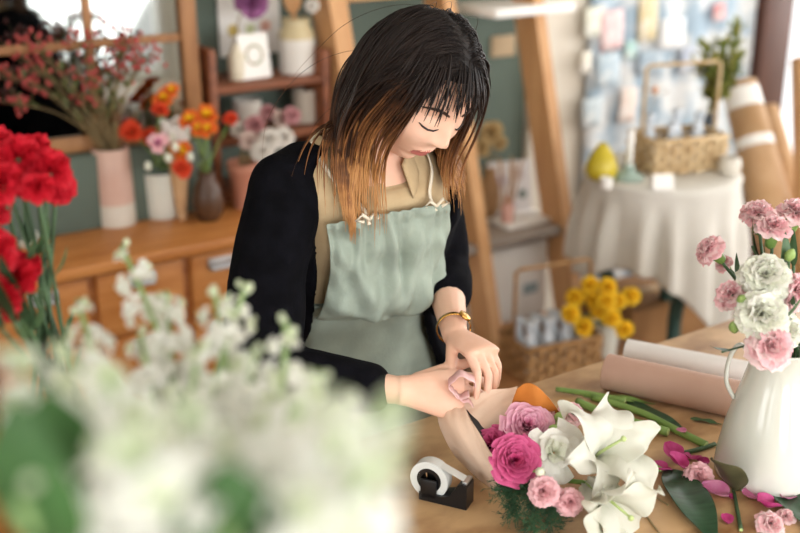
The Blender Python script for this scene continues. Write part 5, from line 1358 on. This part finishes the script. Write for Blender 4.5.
lying_stem('thin green stem standing out among the twigs right of the lilies', [(640, 470), (647, 458)], .0018)
lying_stem('dark stem with joints below the dried olive leaf', [(731, 478), (735, 498), (741, 530)], (.0022, .0030), M_dstem)
lying_stem('thin dry twig below the drooping lily', [(640, 505), (648, 518), (660, 534)], .0012, mat('dry_stem', '#8d7a55', .7))
lying_stem('thin dry twig right of the drooping lily', [(636, 488), (655, 497), (668, 505)], .001, mat('dry_stem', '#8d7a55', .7))
def lying_leaf(label, a, b, W, m, curl=.10, fold=.25, roll=0, name='leaf', z=.003, group=None):
    A = Pz(a[0], a[1], TABLE_Z + z); Bq = Pz(b[0], b[1], TABLE_Z + z); d = Bq - A; t = leaf_mb(d.length, W, curl, fold, 14, .0015)
    # arch instead of a straight rise, so both ends touch the table
    L = d.length
    for v in t.v: v.z += -curl * v.y * v.y / L + curl * 1.2 * L * (v.y / L) * (1 - v.y / L)
    M = Matrix.Translation(A) @ Matrix.Rotation(math.atan2(d.y, d.x) - PI / 2, 4, 'Z') @ Matrix.Rotation(roll, 4, 'Y')
    V = [M @ v for v in t.v]; mn = min(v.z for v in V); t.v = [v - A - Vector((0, 0, mn - TABLE_Z - .0012 - 0)) + Vector((0, 0, A.z - TABLE_Z)) * 0 for v in V]
    for v in t.v: v.z = v.z
    o = t.build(name, m, solid=.0007, sub=1); o.location = Vector((A.x, A.y, A.z)); return tag(o, label, 'leaf', group)
lying_leaf('large dark green leaf lying across the front of the table', (668, 468), (716, 545), .030, M_leaf, .12, .22)
lying_leaf('dark green leaf at the bottom right corner in front of the jug', (772, 487), (830, 540), .024, M_leaf, .12, .22)
lying_leaf('long dark leaf on the cut stems', (625, 395), (694, 433), .014, M_leaf, .1, .2, z=.012)
lying_leaf('green leaf along the stem behind', (583, 392), (656, 400), .010, M_stem, .08, .3, z=.010)
b0 = Pz(735, 492, TABLE_Z + .002); tp = P(718, 450, 1.50); dd = tp - b0; l = leaf_mb(dd.length, .026, -.12, .45, 12, .002)
M = dd.to_track_quat('Y', 'Z').to_matrix().to_4x4(); l.v = [M @ v for v in l.v]; o = l.build('leaf', mat('olive_dry_leaf', '#45452e', .6, '#5a5a3c', scale=25), solid=.0008, sub=1); o.location = b0
tag(o, 'folded olive dried leaf leaning at the foot of the jug', 'leaf')
lying_leaf('dark narrow leaf just left of the jug foot', (690, 418), (722, 424), .006, M_dstem, .1, .2)
PM_magp = petal_mat('loose_magenta_petal', '#b83272', '#d4609a', scale=35)
def petal(label, px, py, r, rot, cup=.35, m=None, z=.0, tilt=0):
    c = Pz(px, py, TABLE_Z + z); mb = MB(); rows = []
    for i in range(9):
        s = i / 8; row = []
        for j in range(9):
            q = j / 4 - 1; w_ = math.sin(PI * min(1, s * .86 + .1)) ** .7
            row.append(Vector((q * w_ * r, (s - .5) * 2 * r, cup * r * (q * q * w_ + (s - .5) ** 2 * 1.6) + .08 * r * math.sin(q * 5 + s * 7 + rot))))
        rows.append(row)
    mb.grid(rows, M=Matrix.Rotation(rot, 4, 'Z') @ Matrix.Rotation(tilt, 4, 'X')); mn = min(v.z for v in mb.v); mb.v = [v - Vector((0, 0, mn - .001)) for v in mb.v]
    o = mb.build('petal', m or PM_magp, sub=1, solid=.0006); o.location = c; tag(o, label, 'petal', 'fallen petals on the worktable')
for a in [('magenta petal leaning up at the back of the petal pile', 671, 456, .017, .4, .5, None, .003, .5), ('magenta petal at the left of the petal pile', 661, 471, .016, 2.0, .45, None, 0, .3), ('deep magenta petal in the middle of the petal pile', 676, 467, .017, 1.2, .6, None, .010, .6), ('magenta petal behind the pale carnation head', 692, 461, .014, 2.8, .5, None, 0, .3), ('small magenta petal right of the petal pile', 702, 463, .010, .9, .5, None, 0, .1),
          ('wide rose pink petal lying in front of the pale carnation head', 714, 494, .020, 1.2, .55, PM_rosep, 0, .2), ('rose pink petal under the big dark leaf', 690, 480, .014, 2.2, .4, PM_rosep, 0, .1), ('tiny magenta petal near the bottom edge of the table', 726, 521, .009, .2, .8, None, 0, .3), ('upright magenta petal leaning against the jug', 771, 487, .017, .3, .4, PM_rosep, .002, .9), ('magenta petal lying left in front of the jug', 753, 499, .017, 1.5, .5, PM_rosep, 0, .2),
          ('large deep magenta petal in front of the jug', 766, 509, .019, 2.0, .7, None, .003, .4), ('magenta petal at the right edge of the photo', 797, 494, .016, .8, .5, None, 0, .3), ('magenta petal right of the upright one', 786, 500, .014, 2.4, .5, PM_rosep, 0, .3), ('small pale petal by the twigs under the lily', 630, 484, .008, .4, .4, PM_pale, 0, 0), ('small pink petal on the green stems', 681, 432, .008, 1.0, .4, PM_rosep, .012, 0), ('dark pink petal scrap right of the wide rose petal', 731, 498, .006, .4, .6, None, 0, .2)]: petal(*a)
for px, py, r, d, h, lab in [(699, 475, .024, (-.1, -.6, .8), CK, 'cut off salmon pink carnation head lying in the petal pile'), (771, 522, .021, (.2, -.5, .8), CP, 'cut off pale pink carnation head lying in front of the jug'), (786, 515, .015, (.1, -.3, .9), CP, 'smaller pale pink carnation head lying under the corner leaf')]:
    p = Pz(px, py, TABLE_Z + r * .55); d = Vector(d).normalized(); t = thing('loose_carnation', lab, 'flower', Vector((p.x, p.y, TABLE_Z)), 0, 'cut off carnation heads'); put('blossom', h, t, aim(Vector((0, 0, r * .45)) - d * r * .3, d, 0, r))
# ------------------------------------------------------------------ red flowers at the left
rv = UV(.325, 1.20, TABLE_Z)
t = lathe_thing('dark_vase', 'dark green glass vase holding the red carnations', 'vase', rv, [(.045, 0), (.05, .004), (.052, .10), (.04, .17), (.045, .21)], mat('dark_green_glass', '#1f332a', .15, '#29402f', scale=6, spec=.6))
rm = rv + Vector((0, 0, .20)); RED = car('red', [PM_red], rings=((8, 5), (30, 7), (56, 8), (80, 9)), ruff=.20, nx=8); random.seed(5)
reds = [(28, 152, 1.24, .034, 'topmost at the centre of the bunch'), (5, 140, 1.26, .032, 'at the top left photo edge'), (58, 166, 1.24, .034, 'at the right end of the bunch'), (44, 146, 1.28, .030, 'behind the topmost one'), (12, 178, 1.20, .032, 'in the middle at the left edge'), (48, 182, 1.20, .024, 'small, hanging below the right end one'), (66, 180, 1.26, .028, 'furthest right of all'),
        (2, 245, 1.18, .034, 'low at the left photo edge'), (26, 272, 1.20, .030, 'low beside the white dish'), (6, 290, 1.16, .032, 'lowest at the left photo edge'), (34, 262, 1.24, .026, 'behind the low one beside the dish'), (0, 205, 1.22, .030, 'half way down the left edge'), (18, 300, 1.20, .024, 'lowest of the bunch')]
for px, py, dt, r, lab in reds:
    p = P(px - 10, py + 8, dt); r *= .93; flower('red_carnation', 'bright red carnation ' + lab, 'flower', 'red carnations in the dark vase', RED, p, (p - rm).normalized() * .5 + tocam(p) * .5, r, in_vase(rm, rv, p, .03), M_dstem, .0026, CALYXD, leaves=3)
for px, py, dt, L, lab in [(15, 322, 1.15, .10, 'broad dark leaf under the lowest red carnations'), (30, 328, 1.2, .09, 'broad dark leaf right below the red carnations'), (2, 330, 1.12, .10, 'broad dark leaf at the left photo edge')]:
    p = P(px, py, dt); st = in_vase(rm, rv, p, .03); t = thing('foliage_sprig', lab, 'leaf', st[-1], 0, 'dark leaves in the red bunch'); pts = spline([p] + st, 5); mb = MB(); mb.tube([q - st[-1] for q in pts], .002, 6); mb.build('stem', M_dstem, t)
    d = Vector((random.uniform(-.3, .3), -.3, .6)).normalized(); l = leaf_mb(L, .022, .3); M = Matrix.Translation(p - st[-1]) @ d.to_track_quat('Y', 'Z').to_matrix().to_4x4(); l.v = [M @ v for v in l.v]; l.build('blade', M_leaf, t)
# ------------------------------------------------------------------ white stock flowers close to the camera
wv = Vector((-.13, .62, TABLE_Z))
t = lathe_thing('bucket', 'pale zinc bucket of white stock flowers at the near end of the worktable', 'bucket', wv, [(.075, 0), (.078, .004), (.10, .19), (.103, .194)], mat('zinc', '#b5b8b6', .45, '#c2c5c3', scale=8, metal=.6), wall=.003)
wmth = wv + Vector((0, 0, .185)); random.seed(3)
def bloom_mesh(seed, mats):
    return carnation_mesh('blossom', mats, seed, rings=((30, 5), (66, 8)), nx=5, ny=3, ruff=.15)
PM_stock = petal_mat('stock_white', '#f1f2e9', '#fafaf6', scale=10, transl=.38); PM_stockg = petal_mat('stock_green_white', '#d3dfb8', '#ebf0dc', scale=10, transl=.38)
BL = [bloom_mesh(k, [PM_stock] if k < 3 else [PM_stockg, PM_stock]) for k in range(4)]
M_pgreen = mat('pale_green_leaf', '#5f8048', .5, '#7f9c62', scale=15, transl=.25); M_pstem = mat('pale_stem', '#86a164', .5, '#9ab57a', scale=15)
budm = MB(); budm.ell((0, 0, 0), (.55, .55, .8), 8, 6); budm = budm.mesh('bud', PM_stockg)
stock = [(122, 246, 1.10, 'tall thin white stock spike nearest the counter'), (78, 300, 1.04, 'white stock spike left of the tall thin one'), (166, 292, 1.06, 'white stock spike in front of the white vase'), (214, 288, 1.02, 'white stock spike below the counter drawers'), (246, 284, 1.02, 'white stock spike touching the cardigan sleeve'), (286, 322, .96, 'white stock spike in front of the cardigan'), (140, 335, .98, 'white stock spike in the middle of the upper row'),
         (198, 345, .90, 'dense white stock spike in the middle of the bunch'), (60, 345, .74, 'soft white stock spike at the left of the bunch'), (14, 350, .62, 'blurred white stock spike at the left photo edge'), (105, 372, .62, 'blurred white stock spike left of the middle'), (252, 352, .84, 'dense white stock spike right of the middle'), (318, 372, .80, 'white stock spike in front of the apron'), (350, 400, .72, 'white stock spike near her right wrist'),
         (300, 410, .66, 'white stock spike low at the right of the bunch'), (190, 405, .52, 'large blurred white stock spike at the centre'), (120, 440, .44, 'largest blurred white stock spike at the bottom left'), (395, 405, .45, 'blurred pale green stock spike in front of her hand'), (370, 470, .42, 'blurred pale green stock spike at the bottom beside the tape'), (40, 470, .50, 'blurred white stock spike in the bottom left corner')]
for i, (px, py, dt, lab) in enumerate(stock):
    tip = P(px, py, dt); ang = i * 2.4; m_ = wmth + Vector((.06 * math.cos(ang) * .9, .06 * math.sin(ang) * .9, 0)); low = wv + Vector((.03 * math.cos(ang), .03 * math.sin(ang), .02))
    t = thing('stock_flower', lab, 'flower', low, 0, 'white stock flowers in the bucket')
    mid = lerp(m_, tip, .55) + Vector((0, 0, .06)); pts = spline([low, m_, mid, tip], 8); mb = MB(); mb.tube([p - low for p in pts], [.0035] * (len(pts) - 8) + [.0025] * 8, 6); mb.build('stem', M_pstem, t)
    n = len(pts); span = .165 if dt < .9 else .20; acc = 0; k = n - 1; seglist = []
    while k > 0 and acc < span: acc += (pts[k] - pts[k - 1]).length; k -= 1
    nb_ = 13
    for j in range(nb_):
        f = (j + .5) / nb_; idx = lerp(n - 1, k, f); i0 = int(idx); q = lerp(pts[i0], pts[min(n - 1, i0 + 1)], idx - i0); axis = (pts[min(n - 1, i0 + 1)] - pts[max(0, i0 - 1)]).normalized()
        a = j * 2.4 + i; u_ = axis.orthogonal().normalized(); w_ = axis.cross(u_); out = u_ * math.cos(a) + w_ * math.sin(a)
        if j < 2:
            put('bud', budm, t, aim(q - low + out * .006 + axis * .004, out * .5 + axis, 0, .006 + .0015 * j))
        else:
            r = lerp(.014, .030, min(1, (j - 2) / 6)) * (1 if dt < .9 else .74); put('blossom', BL[(i + j) % 3 if j > 4 else 3], t, aim(q - low + out * (.008 + .006 * f), out + axis * .35, random.uniform(0, 6), r))
    for j in range(6):
        i0 = int(lerp(k, n * .45, j / 6)); q = pts[max(1, i0)] - low; a = j * 2.1; dd = Vector((math.cos(a), math.sin(a), .5)).normalized(); l = leaf_mb(.07, .008, .3, n=6); M = Matrix.Translation(q) @ dd.to_track_quat('Y', 'Z').to_matrix().to_4x4(); l.v = [M @ v for v in l.v]; l.build('leaf', M_pgreen, t)

for px, py, dt, L, lab in [(18, 505, .50, .09, 'broad dark green leaf blurred at the bottom left'), (58, 470, .56, .075, 'broad dark green leaf behind the bottom left one'), (268, 505, .55, .055, 'broad green leaf blurred at the bottom centre'), (228, 530, .50, .055, 'broad green leaf at the bottom edge'), (150, 490, .58, .08, 'broad green leaf between the large blurred spikes')]:
    p = P(px, py, dt); st = in_vase(wmth, wv, p, .05); t = thing('foliage_sprig', lab, 'leaf', st[-1], 0, 'broad leaves in the bucket'); pts = spline([p] + st, 5); mb = MB(); mb.tube([q - st[-1] for q in pts], .003, 6); mb.build('stem', M_pstem, t)
    d = Vector((random.uniform(-.4, .4), -.3, .8)).normalized(); l = leaf_mb(L, .028, .3); M = Matrix.Translation(p - st[-1] - d * L * .5) @ d.to_track_quat('Y', 'Z').to_matrix().to_4x4(); l.v = [M @ v for v in l.v]; l.build('blade', mat('mid_green_leaf', '#35562c', .5, '#47703c', scale=15, transl=.2), t)
